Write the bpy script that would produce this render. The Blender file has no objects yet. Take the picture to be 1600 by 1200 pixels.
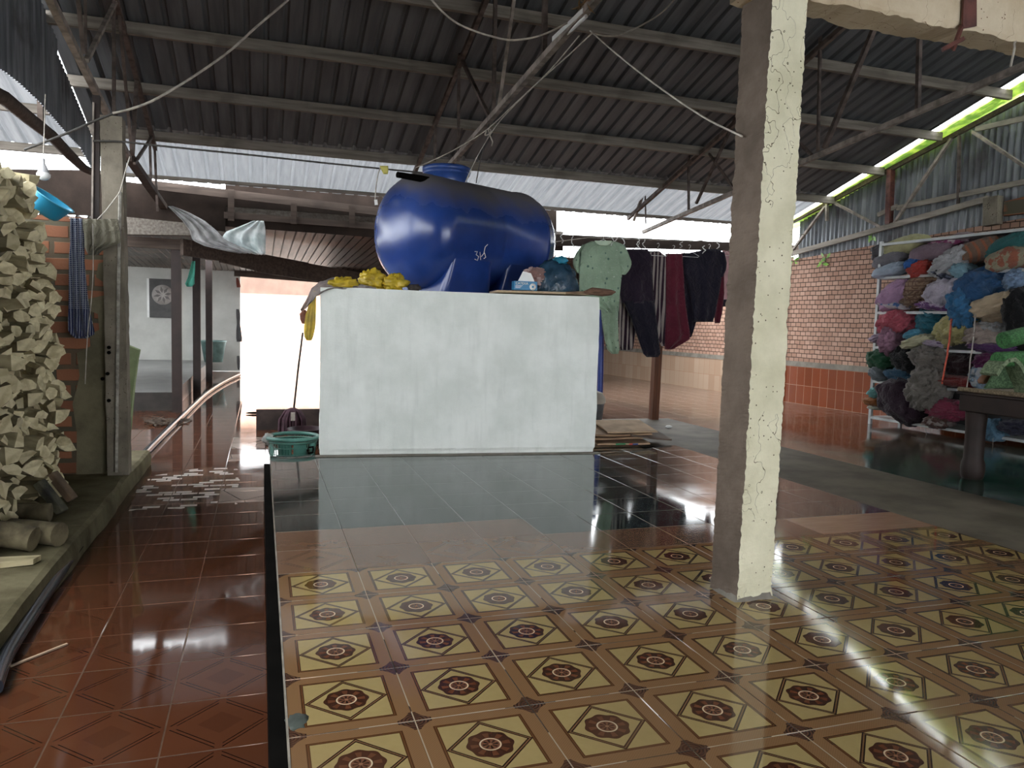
import bpy, math, random
from mathutils import Vector, Matrix, noise as mnoise
random.seed(7)
scene = bpy.context.scene
COL = scene.collection
V = Vector
PI = math.pi

# ------------------------------------------------------------------ camera
FPX = 1187.573
YAW, PITCH, ROLL = .320054467, .0781926895, .0275180959
CAM = V((-.082086, -2.37322, 1.307444))
_fw = V((math.sin(YAW)*math.cos(PITCH), math.cos(YAW)*math.cos(PITCH), -math.sin(PITCH)))
_rt = V((math.cos(YAW), -math.sin(YAW), 0))
_up = _rt.cross(_fw)
RT = _rt*math.cos(ROLL)+_up*math.sin(ROLL)
UP = -_rt*math.sin(ROLL)+_up*math.cos(ROLL)
cam_data = bpy.data.cameras.new('camera')
cam_data.sensor_width = 36
cam_data.lens = FPX/1600*36
cam_data.clip_end = 200
cam = bpy.data.objects.new('camera', cam_data)
COL.objects.link(cam)
cam.matrix_world = Matrix(((RT.x, UP.x, -_fw.x, CAM.x), (RT.y, UP.y, -_fw.y, CAM.y), (RT.z, UP.z, -_fw.z, CAM.z), (0, 0, 0, 1)))
scene.camera = cam

def ray(x, y): return _fw+RT*((x-800)/FPX)+UP*((600-y)/FPX)
def pl(x, y, n, q):
    d = ray(x, y); n = V(n); return CAM+d*((V(q)-CAM).dot(n)/d.dot(n))
def xc(x, y, X): return pl(x, y, (1, 0, 0), (X, 0, 0))      # point of the surveyed photo on the plane x = X
def yc(x, y, Y): return pl(x, y, (0, 1, 0), (0, Y, 0))
def zc(x, y, Z): return pl(x, y, (0, 0, 1), (0, 0, Z))

# ------------------------------------------------------------------ things
def tag(o, label=None, cat=None, group=None, kind=None):
    if label: o['label'] = label
    if cat: o['category'] = cat
    if group: o['group'] = group
    if kind: o['kind'] = kind
    return o
def thing(name, label, cat, loc=(0, 0, 0), group=None):
    o = bpy.data.objects.new(name, None); COL.objects.link(o)
    o.location = loc; o.empty_display_size = .1
    o.matrix_world = Matrix.Translation(V(loc))
    return tag(o, label, cat, group)

class MB:
    def __init__(s): s.v = []; s.f = []; s.sm = []
    def add(s, vs, fs, smooth=False):
        b = len(s.v); s.v += [V(p) for p in vs]
        for f in fs: s.f.append([b+i for i in f]); s.sm.append(smooth)
        return s
    def box(s, a, b):
        x0, y0, z0 = a; x1, y1, z1 = b
        return s.add([(x0,y0,z0),(x1,y0,z0),(x1,y1,z0),(x0,y1,z0),(x0,y0,z1),(x1,y0,z1),(x1,y1,z1),(x0,y1,z1)],
            [(3,2,1,0),(4,5,6,7),(0,1,5,4),(1,2,6,5),(2,3,7,6),(3,0,4,7)])
    def hexa(s, p):                      # bottom 4 then top 4
        return s.add(p, [(3,2,1,0),(4,5,6,7),(0,1,5,4),(1,2,6,5),(2,3,7,6),(3,0,4,7)])
    def beam(s, a, b, w, h, up=(0, 0, 1)):
        a = V(a); b = V(b); d = (b-a).normalized(); u = V(up)
        if abs(d.dot(u)) > .97: u = V((0, 1, 0))
        r = d.cross(u).normalized()*(w/2); t = r.cross(d).normalized()*(h/2)
        return s.hexa([a-r-t, a+r-t, b+r-t, b-r-t, a-r+t, a+r+t, b+r+t, b-r+t])
    def prism(s, poly, off):             # planar polygon extruded by off
        n = len(poly); off = V(off); p = [V(q) for q in poly]
        return s.add(p+[q+off for q in p], [list(range(n))[::-1], list(range(n, 2*n))]+[(i, (i+1) % n, n+(i+1) % n, n+i) for i in range(n)])
    def tube(s, pts, r, n=8, cap=True, close=False):
        pts = [V(p) for p in pts]; m = len(pts); rs = r if isinstance(r, (list, tuple)) else [r]*m
        vs = []; last = None
        for i, p in enumerate(pts):
            d = (pts[(i+1) % m if close else min(i+1, m-1)]-pts[(i-1) % m if close else max(i-1, 0)])
            d = d.normalized() if d.length > 1e-9 else V((0, 0, 1))
            if last is None:
                u = V((0, 0, 1)) if abs(d.z) < .9 else V((1, 0, 0))
                a = d.cross(u).normalized()
            else:
                a = last-d*last.dot(d); a = a.normalized() if a.length > 1e-6 else d.orthogonal().normalized()
            last = a; b = d.cross(a)
            vs += [p+(a*math.cos(2*PI*k/n)+b*math.sin(2*PI*k/n))*rs[i] for k in range(n)]
        fs = []
        for i in range(m if close else m-1):
            for k in range(n):
                j = (i+1) % m
                fs.append((i*n+k, i*n+(k+1) % n, j*n+(k+1) % n, j*n+k))
        s.add(vs, fs, True)
        if cap and not close:
            s.add(vs[:n], [list(range(n))[::-1]]); s.add(vs[-n:], [list(range(n))])
        return s
    def lathe(s, prof, c=(0, 0, 0), n=24, ax=(0, 0, 1), smooth=True, wob=None):
        ax = V(ax).normalized(); a = ax.orthogonal().normalized(); b = ax.cross(a); c = V(c)
        vs = []
        for r, z in prof:
            for k in range(n):
                t = 2*PI*k/n; q = r*(wob(t, z) if wob else 1)
                vs.append(c+ax*z+(a*math.cos(t)+b*math.sin(t))*q)
        fs = [(i*n+k, i*n+(k+1) % n, (i+1)*n+(k+1) % n, (i+1)*n+k) for i in range(len(prof)-1) for k in range(n)]
        return s.add(vs, fs, smooth)
    def grid(s, fn, nu, nv, cu=False, smooth=True):
        vs = [fn(i/(nu if cu else nu-1), j/(nv-1)) for j in range(nv) for i in range(nu)]
        fs = []
        for j in range(nv-1):
            for i in range(nu if cu else nu-1):
                k = (i+1) % nu
                fs.append((j*nu+i, j*nu+k, (j+1)*nu+k, (j+1)*nu+i))
        return s.add(vs, fs, smooth)
    def build(s, name, mat, parent=None, bevel=0, seg=1, keep=False):
        me = bpy.data.meshes.new(name)
        vs = s.v; off = V((0, 0, 0))
        if parent is None and not keep and vs:
            lo = [min(p[i] for p in vs) for i in range(3)]; hi = [max(p[i] for p in vs) for i in range(3)]
            off = V(((lo[0]+hi[0])/2, (lo[1]+hi[1])/2, lo[2]))
        me.from_pydata([tuple(p-off) for p in vs], [], s.f)
        me.polygons.foreach_set('use_smooth', s.sm)
        me.update()
        if mat: me.materials.append(mat)
        o = bpy.data.objects.new(name, me); COL.objects.link(o)
        o.location = off
        if parent:
            o.parent = parent
            o.matrix_parent_inverse = Matrix.Translation(-V(parent.location)) if parent.parent is None else Matrix.Identity(4)
        if bevel:
            m = o.modifiers.new('bevel', 'BEVEL'); m.width = bevel; m.segments = seg; m.limit_method = 'ANGLE'; m.angle_limit = .6
        return o

# ------------------------------------------------------------------ shader helpers
NT = None
class E:
    def __init__(s, k): s.k = k
    def __add__(s, o): return mn('ADD', s, o)
    def __radd__(s, o): return mn('ADD', o, s)
    def __sub__(s, o): return mn('SUBTRACT', s, o)
    def __rsub__(s, o): return mn('SUBTRACT', o, s)
    def __mul__(s, o): return mn('MULTIPLY', s, o)
    def __rmul__(s, o): return mn('MULTIPLY', o, s)
    def __truediv__(s, o): return mn('DIVIDE', s, o)
    def __lt__(s, o): return mn('LESS_THAN', s, o)
    def __gt__(s, o): return mn('GREATER_THAN', s, o)
def put(inp, v):
    if isinstance(v, E): NT.links.new(v.k, inp)
    elif isinstance(v, (tuple, list)): inp.default_value = (*v, 1) if len(v) == 3 and len(inp.default_value) == 4 else v
    else: inp.default_value = v
def mn(op, *a):
    n = NT.nodes.new('ShaderNodeMath'); n.operation = op
    for i, x in enumerate(a): put(n.inputs[i], x)
    return E(n.outputs[0])
def ab(x): return mn('ABSOLUTE', x)
def mx(a, b): return mn('MAXIMUM', a, b)
def mi(a, b): return mn('MINIMUM', a, b)
def fr(x): return mn('FRACT', x)
def fl(x): return mn('FLOOR', x)
def band(x, lo, hi): return (x > lo)*(x < hi)
def sstep(x, lo, hi):
    n = NT.nodes.new('ShaderNodeMapRange'); n.interpolation_type = 'SMOOTHSTEP'
    put(n.inputs[0], x); n.inputs[1].default_value = lo; n.inputs[2].default_value = hi
    return E(n.outputs[0])
def mix(f, a, b):
    n = NT.nodes.new('ShaderNodeMix'); n.data_type = 'RGBA'
    put(n.inputs[0], f); put(n.inputs[6], a); put(n.inputs[7], b)
    return E(n.outputs[2])
def pos():
    g = NT.nodes.new('ShaderNodeNewGeometry'); x = NT.nodes.new('ShaderNodeSeparateXYZ')
    NT.links.new(g.outputs['Position'], x.inputs[0])
    return E(x.outputs[0]), E(x.outputs[1]), E(x.outputs[2])
def wpos(): return E(NT.nodes.new('ShaderNodeNewGeometry').outputs['Position'])
def obc(): return E(NT.nodes.new('ShaderNodeTexCoord').outputs['Object'])
def orand(): return E(NT.nodes.new('ShaderNodeObjectInfo').outputs['Random'])
def nrm():
    g = NT.nodes.new('ShaderNodeNewGeometry'); x = NT.nodes.new('ShaderNodeSeparateXYZ')
    NT.links.new(g.outputs['Normal'], x.inputs[0])
    return E(x.outputs[0]), E(x.outputs[1]), E(x.outputs[2])
def comb(x, y, z=0.):
    n = NT.nodes.new('ShaderNodeCombineXYZ'); put(n.inputs[0], x); put(n.inputs[1], y); put(n.inputs[2], z)
    return E(n.outputs[0])
def sep(v):
    x = NT.nodes.new('ShaderNodeSeparateXYZ'); put(x.inputs[0], v); return E(x.outputs[0]), E(x.outputs[1]), E(x.outputs[2])
def noi(vec, scale=5, detail=4, rough=.55, dist=0):
    n = NT.nodes.new('ShaderNodeTexNoise'); put(n.inputs['Vector'], vec)
    n.inputs['Scale'].default_value = scale; n.inputs['Detail'].default_value = detail; n.inputs['Roughness'].default_value = rough
    n.inputs['Distortion'].default_value = dist
    return E(n.outputs[0])
def vor(vec, scale, feat='F1'):
    n = NT.nodes.new('ShaderNodeTexVoronoi'); n.feature = feat; put(n.inputs['Vector'], vec); n.inputs['Scale'].default_value = scale
    return E(n.outputs[0])
def white(vec):
    n = NT.nodes.new('ShaderNodeTexWhiteNoise'); put(n.inputs[0], vec); return E(n.outputs[0])
def new_mat(name):
    global NT
    m = bpy.data.materials.new(name); m.use_nodes = True; NT = m.node_tree
    return m, NT.nodes['Principled BSDF']
def fin(b, col=None, rough=None, metal=None, spec=None, bump=None, bs=.3, bd=.01):
    if col is not None: put(b.inputs['Base Color'], col)
    if rough is not None: put(b.inputs['Roughness'], rough)
    if metal is not None: put(b.inputs['Metallic'], metal)
    if spec is not None: put(b.inputs['Specular IOR Level'], spec)
    if bump is not None:
        n = NT.nodes.new('ShaderNodeBump'); n.inputs['Strength'].default_value = bs; n.inputs['Distance'].default_value = bd
        put(n.inputs['Height'], bump); NT.links.new(n.outputs[0], b.inputs['Normal'])
def sc(c, k): return tuple(min(1, x*k) for x in c)
_cache = {}
def surf(name, col, rough=.6, var=.25, scale=6, bump=.15, bscale=40, metal=0, rnd=0, spec=.5, world=False, col2=None, stretch=None):
    key = name
    if key in _cache: return _cache[key]
    m, b = new_mat(name)
    p = wpos() if world else obc()
    if stretch:
        x, y, z = sep(p); p = comb(x*stretch[0], y*stretch[1], z*stretch[2])
    f = noi(p, scale, 5)
    c = mix(sstep(f, .3, .7), sc(col, 1-var), col2 or sc(col, 1+var))
    if rnd:
        c = mix(orand()*rnd, c, sc(col, .45))
    fin(b, c, rough, metal, spec, noi(p, bscale, 3) if bump else None, bump, .006)
    _cache[key] = m
    return m
# ------------------------------------------------------------------ materials
T = .4
def tile_uv(x0=0., y0=0., t=T):
    x, y, z = pos()
    u = (x-x0)/t; v = (y-y0)/t
    return u, v, fr(u)-.5, fr(v)-.5
def gloss(p, base=.06, k=.12):
    return base+sstep(noi(p, 2.2, 4), .35, .8)*k
def mat_flower_tile():
    m, b = new_mat('patterned_tile')
    u, v, fu, fv = tile_uv()
    au = ab(fu); av = ab(fv); sq = mx(au, av); dia = au+av
    r = mn('SQRT', fu*fu+fv*fv); th = mn('ARCTAN2', fv, fu)
    cu = .5-au; cv = .5-av
    stripe = mn('SINE', (fu-fv)*260)*.5+.5
    bandc = mix(stripe*.35, (.20, .11, .05), (.15, .075, .031))
    cream = mix(noi(wpos(), 30, 3), (.29, .215, .088), (.34, .255, .108))
    c = mix(sq > .372, cream, bandc)
    c = mix(band(sq, .346, .376), c, (.070, .027, .010))
    c = mix(band(sq, .358, .362), c, (.14, .065, .026))
    dd = band(dia, .305, .355)
    c = mix(dd, c, (.030, .010, .006))
    c = mix(band(dia, .322, .338), c, (.13, .075, .035))
    pet = mn('COSINE', th*8)*.5+.5
    rr = r-(pet*.016)
    c = mix(rr < .178, c, (.050, .017, .009))
    lob = mn('COSINE', th*8)
    c = mix(band(r, .095, .158)*(lob > .25), c, (.105, .040, .019))
    c = mix(band(r, .075, .088), c, (.55, .42, .28))
    c = mix(r < .075, c, (.13, .055, .03))
    c = mix((r < .062)*(mn('COSINE', th*8) > .1), c, (.035, .012, .008))
    c = mix(r < .016, c, (.22, .11, .06))
    star = mn('SQRT', cu)+mn('SQRT', cv)
    c = mix(mx(cu, cv) < .14, c, mix((star < .54)*1., c, (.048, .021, .013)))
    fan = mn('SINE', mn('SQRT', cu*cu+cv*cv)*220)*.5+.5
    c = mix((mx(cu, cv) < .14)*(star < .54)*fan*.7, c, (.10, .05, .03))
    c = mix(mi(cu, cv) < .005, c, mix(noi(wpos(), 3, 2) > .47, (.05, .032, .02), (.34, .27, .19)))
    dirt = sstep(noi(wpos(), 1.3, 5), .45, .8)*.25
    c = mix(dirt, c, (.20, .13, .08))
    fin(b, c, gloss(wpos(), .05, .07), 0, .42, sstep(mi(cu, cv), .0, .012), .25, .004)
    return m
def mat_plain_tile(name, base, line, x0=0., y0=0., rough=.08, mosaic=False, grout=(.05, .03, .02), spec=.5):
    m, b = new_mat(name)
    u, v, fu, fv = tile_uv(x0, y0)
    au = ab(fu); av = ab(fv); dia = au+av; cu = .5-au; cv = .5-av
    wn = white(comb(fl(u), fl(v)))
    c = mix(wn, sc(base, .85), sc(base, 1.12))
    c = mix(noi(wpos(), 5, 4)*.6, c, sc(base, .75))
    dl = mx(band(dia, .485, .50), band(dia, .425, .44))*(mi(au, av) > .035)
    c = mix(dl, c, line)
    c = mix(dia < .21, c, mix(.22, base, line))
    g = mi(cu, cv) < .008
    if mosaic:
        x, y, z = pos()
        w = noi(wpos(), 4, 3)*.5
        reg = (band(x+w*.3, -1.05, -.22)*band(y+w*.6, 4.5, 6.2)*((y-x*.9) < 6.75))
        q = comb(x*7+fl(y*13)*.37, y*13); px = fr(x*7+fl(y*13)*.37); py = fr(y*13)
        wq = white(comb(fl(x*7+fl(y*13)*.37), fl(y*13)))
        pc = mix(wq > .45, (.16, .075, .045), (.55, .50, .47))
        pc = mix(wq > .8, pc, (.09, .055, .04))
        edge = mi(mi(px, 1-px)*.14, mi(py, 1-py)*.077) < .006
        pc = mix(edge, pc, (.10, .065, .045))
        c = mix(reg, c, pc)
        # paler replacement tiles, some of them cracked
        reg2 = mx(band(x, -.43, -.03)*band(y, 4.45, 5.05), band(x, -.83+.4, -.03)*band(y, 6.45, 8.2)*(white(comb(fl(u), fl(v), 3.)) > .35))
        cr = vor(comb(x*1.6, y*1.2), 1.7, 'DISTANCE_TO_EDGE') < .012
        pc2 = mix(cr, mix(wn, (.26, .19, .16), (.40, .33, .29)), (.06, .04, .03))
        c = mix(reg2, c, pc2)
    c = mix(g, c, mix(noi(wpos(), 9, 2), grout, sc(grout, 3.)))
    fin(b, c, gloss(wpos(), rough, .06), 0, spec, sstep(mi(cu, cv), 0., .012)+noi(wpos(), 3, 2)*.35, .3, .003)
    return m
def mat_dark_tile():
    m, b = new_mat('dark_green_tile')
    u, v, fu, fv = tile_uv()
    cu = .5-ab(fu); cv = .5-ab(fv)
    c = mix(white(comb(fl(u), fl(v))), (.018, .026, .024), (.030, .040, .037))
    st = sstep(noi(wpos(), 3.5, 5), .5, .75)*.45
    c = mix(st, c, (.075, .085, .075))
    c = mix(mi(cu, cv) < .006, c, (.20, .20, .19))  # joints lightened to stand in for their glint at low angles
    fin(b, c, gloss(wpos(), .045, .09), 0, .55, sstep(mi(cu, cv), 0., .012), .25, .004)
    return m
def mat_grain_tile():
    m, b = new_mat('wood_grain_tile')
    x, y, z = pos()
    g = noi(comb(x*2, y*26), 2, 4)
    fin(b, mix(g, (.40, .24, .15), (.22, .12, .07)), .2, 0, .5)
    return m
def mat_concrete(name, a, bcol, rough=.6, scale=2.5, world=True, bump=.2, streak=False, spots=None):
    m, b = new_mat(name)
    p = wpos() if world else obc()
    c = mix(sstep(noi(p, scale, 7, .62), .3, .7), a, bcol)
    if streak:
        x, y, z = sep(p)
        c = mix(sstep(noi(comb(x*9, y*9, z*.9), 1.6, 5), .5, .8)*.35, c, sc(a, .80))
        c = mix(sstep(noi(comb(x*4, y*4, z*1.2), 1.1, 3), .55, .8)*.5, c, sc(bcol, 1.08))
    if spots:
        sp = (vor(p, 34) < .13)*(noi(p, 4, 2) > .52)
        c = mix(sp, c, spots)
        cr = (vor(comb(sep(p)[0]*3.+noi(p, 6, 3), sep(p)[1]*3., sep(p)[2]*.8+noi(p, 5, 3)), 2.0, 'DISTANCE_TO_EDGE') < .004)*(noi(p, 1.6, 2) > .56)
        c = mix(cr, c, spots)
    fin(b, c, rough, 0, .15, noi(p, 45, 5, .7), bump, .008)
    return m
def mat_polished():
    m, b = new_mat('polished_floor')
    x, y, z = pos()
    g = mix(sstep(y+noi(wpos(), 1.2, 4)*2.5, 4.2, 6.6), (.012, .060, .042), (.085, .058, .040))
    g = mix(sstep(noi(wpos(), 2.1, 6), .45, .75)*.5, g, (.05, .055, .045))
    fin(b, g, gloss(wpos(), .07, .12), 0, .55)
    return m
def mat_brick(name, c1, c2, mortar, w=.17, h=.083, ax='y', top=None, msize=.006, rough=.85):
    m, b = new_mat(name)
    x, y, z = pos()
    n = NT.nodes.new('ShaderNodeTexBrick')
    d = (noi(wpos(), 3, 3)-.5)*.03
    put(n.inputs['Vector'], comb((y if ax == 'y' else x)+d, z+d))
    n.inputs['Scale'].default_value = 1
    n.inputs['Brick Width'].default_value = w; n.inputs['Row Height'].default_value = h
    n.inputs['Mortar Size'].default_value = msize; n.inputs['Mortar Smooth'].default_value = .3
    n.inputs['Bias'].default_value = -.1
    put(n.inputs['Color1'], c1); put(n.inputs['Color2'], c2); put(n.inputs['Mortar'], mortar)
    c = E(n.outputs[0])
    c = mix(sstep(noi(wpos(), 2.2, 5), .45, .8)*.4, c, sc(c1, .55))
    fin(b, c, rough, 0, .3, 1-E(n.outputs[1])+noi(wpos(), 50, 3)*.3, .6, .012)
    return m
def mat_wainscot():
    m, b = new_mat('glazed_wall_tile')
    x, y, z = pos()
    fy = fr(y/.2); fz = fr((z+.04)/.35)
    wn = white(comb(fl(y/.2), fl((z+.04)/.35)))
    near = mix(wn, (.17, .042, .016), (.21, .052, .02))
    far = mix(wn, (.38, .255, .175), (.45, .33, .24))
    c = mix(sstep(y, 10.2, 11.0), near, far)  # reflected yard light put into the paler far tile colour
    e = mi(mi(fy, 1-fy)*.2, mi(fz, 1-fz)*.35) < .004
    c = mix(e, c, (.35, .20, .13))
    fin(b, c, .10, 0, .6, noi(wpos(), 2.5, 2), .12, .02)
    return m
def mat_corrugated(name, a, c2, rough=.5, metal=0., rust=None, ax=0):
    m, b = new_mat(name)
    p = wpos(); x, y, z = pos()
    st = comb(x*7, y*.6, z*.6) if ax == 0 else comb(x, y*7, z*.6)
    c = mix(sstep(noi(st, 1.5, 6), .3, .7), a, c2)
    if rust: c = mix(sstep(noi(p, 1.4, 6), .52, .75)*.7, c, rust)
    fin(b, c, rough, metal, .4, noi(p, 40, 3), .12, .004)
    return m
def mat_wood(name, a, c2, rough=.75, along='x', s=1.):
    m, b = new_mat(name)
    x, y, z = sep(obc())
    k = {'x': (1.5, 22, 22), 'y': (22, 1.5, 22), 'z': (22, 22, 1.5)}[along]
    g = noi(comb(x*k[0]*s, y*k[1]*s, z*k[2]*s), 1, 5)
    c = mix(sstep(g, .3, .7), a, c2)
    c = mix(sstep(noi(obc(), 2.3, 5), .5, .75)*.5, c, sc(a, .5))
    fin(b, c, rough, 0, .3, g, .3, .005)
    return m
def mat_fabric(name, col, col2=None, rough=.9, weave=120, pattern=None):
    key = 'fab_'+name
    if key in _cache: return _cache[key]
    m, b = new_mat(name)
    p = obc(); x, y, z = sep(p)
    c = mix(sstep(noi(p, 4, 4), .3, .7), sc(col, .85), sc(col, 1.15))
    if pattern == 'blotch':
        c = mix(sstep(noi(p, 9, 3), .5, .56), c, col2)
    elif pattern == 'stripe':
        c = mix((fr((x*.8-y*.5+z*.35)*14) < .35)*1., c, col2)
    elif pattern == 'vstripe':
        c = mix((fr(x*17+noi(p, 1.2, 1)*.35) < .5)*1., c, col2)
    elif pattern == 'plaid':
        c = mix(mx(fr((x+y)*16) < .3, fr(z*16) < .3)*.8, c, col2)
    elif pattern == 'print':
        sp = (vor(p, 11) < .17)
        c = mix(sp, c, col2)
        c = mix((noi(comb(x*3, y*3, z*9), 9, 2) > .69)*1., c, (.62, .68, .60))
    elif pattern == 'check':
        c = mix(mx(fr(x*42) < .34, fr(z*42) < .34)*1., c, col2)
    elif pattern == 'fade':
        f = sstep(z, .05, .45)
        k = mx(fr(x*62) < .30, (fr(z*62) < .30)*(f > .5))*.8
        c = mix(k*1., c, col2)
    fin(b, c, rough, 0, .2, noi(p, weave, 3)*.25+noi(p, 7, 4, .6, 1.6)*2, .75, .03)
    try: b.inputs['Sheen Weight'].default_value = .15
    except Exception: pass
    _cache[key] = m
    return m
def mat_plastic(name, col, alpha=.4, rough=.25, trans=.5):
    m, b = new_mat(name)
    p = obc()
    c = mix(sstep(noi(p, 7, 4), .35, .7), sc(col, .7), sc(col, 1.2))
    fin(b, c, rough, 0, .5, noi(p, 14, 4), .6, .02)
    out = NT.nodes['Material Output']
    tl = NT.nodes.new('ShaderNodeBsdfTranslucent'); put(tl.inputs[0], c)
    tp = NT.nodes.new('ShaderNodeBsdfTransparent')
    m1 = NT.nodes.new('ShaderNodeMixShader'); m1.inputs[0].default_value = trans
    NT.links.new(b.outputs[0], m1.inputs[1]); NT.links.new(tl.outputs[0], m1.inputs[2])
    m2 = NT.nodes.new('ShaderNodeMixShader'); m2.inputs[0].default_value = 1-alpha
    NT.links.new(m1.outputs[0], m2.inputs[1]); NT.links.new(tp.outputs[0], m2.inputs[2])
    NT.links.new(m2.outputs[0], out.inputs[0])
    return m

M = {}
M['flower'] = mat_flower_tile()
M['aisle'] = mat_plain_tile('brown_tile', (.082, .028, .013), (.010, .003, .002), -.03, .1, .045, True, spec=.2)
M['brown'] = mat_plain_tile('tan_tile', (.165, .09, .052), (.075, .038, .021), 0, 0, .08)
M['dark'] = mat_dark_tile()
M['grain'] = mat_grain_tile()
M['pink'] = mat_plain_tile('pink_tile', (.14, .085, .062), (.10, .06, .045), .2, .1, .06, False, (.28, .22, .18))
M['polished'] = mat_polished()
M['strip'] = mat_concrete('worn_concrete', (.075, .062, .043), (.15, .125, .092), .68, 1.8)
M['outconc'] = mat_concrete('outdoor_concrete', (.60, .60, .57), (.70, .69, .66), .7, 1)
M['kerb'] = mat_concrete('kerb_concrete', (.065, .055, .028), (.16, .14, .082), .8, 3, True, .4, True)
M['whitewash'] = mat_concrete('whitewashed_render', (.74, .775, .73), (.87, .895, .86), .75, 2.2, True, .25, True)
M['pillar_paint'] = mat_concrete('limewashed_concrete', (.62, .59, .42), (.80, .76, .58), .85, 3, True, .5, False, (.11, .09, .05))
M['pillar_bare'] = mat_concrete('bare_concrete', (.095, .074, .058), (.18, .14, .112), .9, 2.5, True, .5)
M['beamconc'] = mat_concrete('cracked_concrete', (.46, .36, .24), (.64, .55, .41), .9, 2.4, True, .5, False, (.12, .06, .03))
M['post'] = mat_concrete('stained_concrete', (.14, .122, .095), (.25, .22, .172), .9, 3, True, .4, True, (.06, .045, .03))
M['plaster'] = mat_concrete('old_plaster', (.105, .095, .06), (.19, .165, .105), .9, 3, True, .5)
M['greenpl'] = mat_concrete('green_plaster', (.20, .26, .13), (.32, .38, .21), .85, 3, True, .4)
M['poster_wall'] = mat_concrete('grey_white_paint', (.46, .46, .43), (.56, .56, .525), .8, 1.6)
M['slab'] = mat_concrete('grey_slab', (.15, .15, .145), (.22, .22, .21), .35, 2)
M['cement'] = mat_concrete('cement_band', (.15, .135, .115), (.24, .22, .185), .9, 5)
M['brick'] = mat_brick('salmon_brick', (.41, .255, .19), (.30, .17, .12), (.045, .028, .02), .135, .083, 'y', None, .008)
M['brick_big'] = mat_brick('orange_brick', (.30, .125, .065), (.19, .075, .04), (.085, .075, .05), .30, .138, 'x', None, .024)
M['wains'] = mat_wainscot()
M['roof'] = mat_corrugated('fibre_roof', (.055, .059, .064), (.105, .111, .117), .5, 0)
M['gable'] = mat_corrugated('galvanised_gable', (.13, .14, .155), (.30, .315, .335), .4, .5, (.05, .035, .03), 1)
M['eave'] = mat_corrugated('eave_sheet_brightened', (.14, .14, .14), (.36, .36, .36), .5, 0)  # roof sheet made paler and slightly translucent, standing in for bounced eave light
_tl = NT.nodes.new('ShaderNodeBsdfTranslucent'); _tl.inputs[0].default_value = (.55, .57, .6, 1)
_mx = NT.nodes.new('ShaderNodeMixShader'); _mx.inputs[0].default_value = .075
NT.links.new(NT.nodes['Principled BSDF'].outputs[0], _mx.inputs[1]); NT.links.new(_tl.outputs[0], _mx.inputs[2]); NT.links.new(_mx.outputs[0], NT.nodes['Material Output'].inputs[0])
M['leanto'] = mat_corrugated('galvanised_roof', (.055, .042, .035), (.12, .095, .08), .5, .0, (.22, .12, .08))
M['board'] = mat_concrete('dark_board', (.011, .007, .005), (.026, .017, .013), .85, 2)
M['speck'] = mat_concrete('speckled_board', (.10, .085, .07), (.19, .17, .15), .9, 26)
M['darkwood'] = mat_wood('dark_timber', (.045, .032, .025), (.085, .062, .05), .8)
M['purlin'] = mat_wood('weathered_timber', (.13, .113, .092), (.24, .212, .18), .85)
M['greytimber'] = mat_wood('grey_timber_y', (.23, .205, .175), (.36, .325, .28), .85, 'y')
M['browntimber'] = mat_wood('brown_timber', (.09, .035, .018), (.16, .06, .03), .5, 'z')
M['steel'] = surf('rusty_steel', (.085, .062, .052), .6, .4, 9, .2, 50, .3, col2=(.15, .115, .10))
M['steel_pale'] = surf('dusty_steel', (.26, .22, .19), .6, .4, 9, .2, 50, .2)
M['redsteel'] = surf('red_oxide_steel', (.10, .032, .025), .55, .4, 12, .2, 40, .2)
M['darkred'] = surf('maroon_steel', (.019, .0095, .0075), .6, .3, 6, .1, 40, .2)
M['black'] = surf('black_plastic', (.004, .0035, .003), .9, .3, 6, .05, spec=.03)
M['hose'] = surf('black_hose', (.02, .024, .032), .22, .3, 5, .05)
M['white'] = surf('white_plastic', (.78, .78, .76), .4, .06, 6, .02)
M['wire'] = surf('grey_cable', (.42, .38, .33), .6, .3, 12, .05)
M['wire_dark'] = surf('dark_cable', (.06, .055, .05), .6, .3, 12, .05)
M['cord_red'] = surf('red_cord', (.55, .10, .06), .8, .3, 30, .2)
M['firewood'] = surf('split_wood', (.32, .265, .14), .85, .3, 9, .5, 30, rnd=.8, stretch=(.35, 1.4, 1.4), col2=(.50, .43, .26))
M['log'] = surf('log_bark', (.085, .066, .036), .9, .4, 8, .5, 30, col2=(.17, .14, .08))
M['fire_end'] = surf('split_wood_end', (.60, .51, .30), .9, .25, 14, .5, 40, rnd=.45, col2=(.78, .70, .46))
M['rackmetal'] = surf('grey_rack_metal', (.44, .46, .46), .4, .15, 5, .05, 40, .3)
# ------------------------------------------------------------------ the setting
def struct(name, mb, mat, **k): return tag(mb.build(name, mat, None, keep=True, **k), kind='structure')
LZ, RZ = -.28, -.04                       # aisle floor, floor on the far side of the platform
struct('floor', MB().box((-6.5, -9, LZ-.1), (.8, 8.9, LZ)).box((-6.5, 8.9, LZ-.1), (-.14, 21.2, LZ)), M['aisle'])
struct('floor_platform', MB().box((.0, -9, LZ), (4.35, 1.6, 0)), M['flower'])
struct('floor_border', MB().box((0, 1.6, LZ), (1.6, 2.4, 0)).box((1.6, 1.6, LZ), (3.4, 2.0, 0)), M['brown'])
struct('floor_threshold', MB().box((3.4, 1.6, LZ), (4.35, 2.0, 0)), M['grain'])
struct('floor_dark', MB().box((0, 2.4, LZ), (1.6, 5.10, 0)).box((1.6, 2.0, LZ), (4.35, 5.10, 0)), M['dark'])
struct('floor_strip', MB().box((4.35, -9, LZ), (5.75, 5.1, RZ)).box((.8, 5.1, LZ), (5.75, 7.7, RZ)), M['strip'])
struct('floor_polished', MB().box((5.75, -9, LZ), (10.2, 7.7, RZ)), M['polished'])
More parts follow.
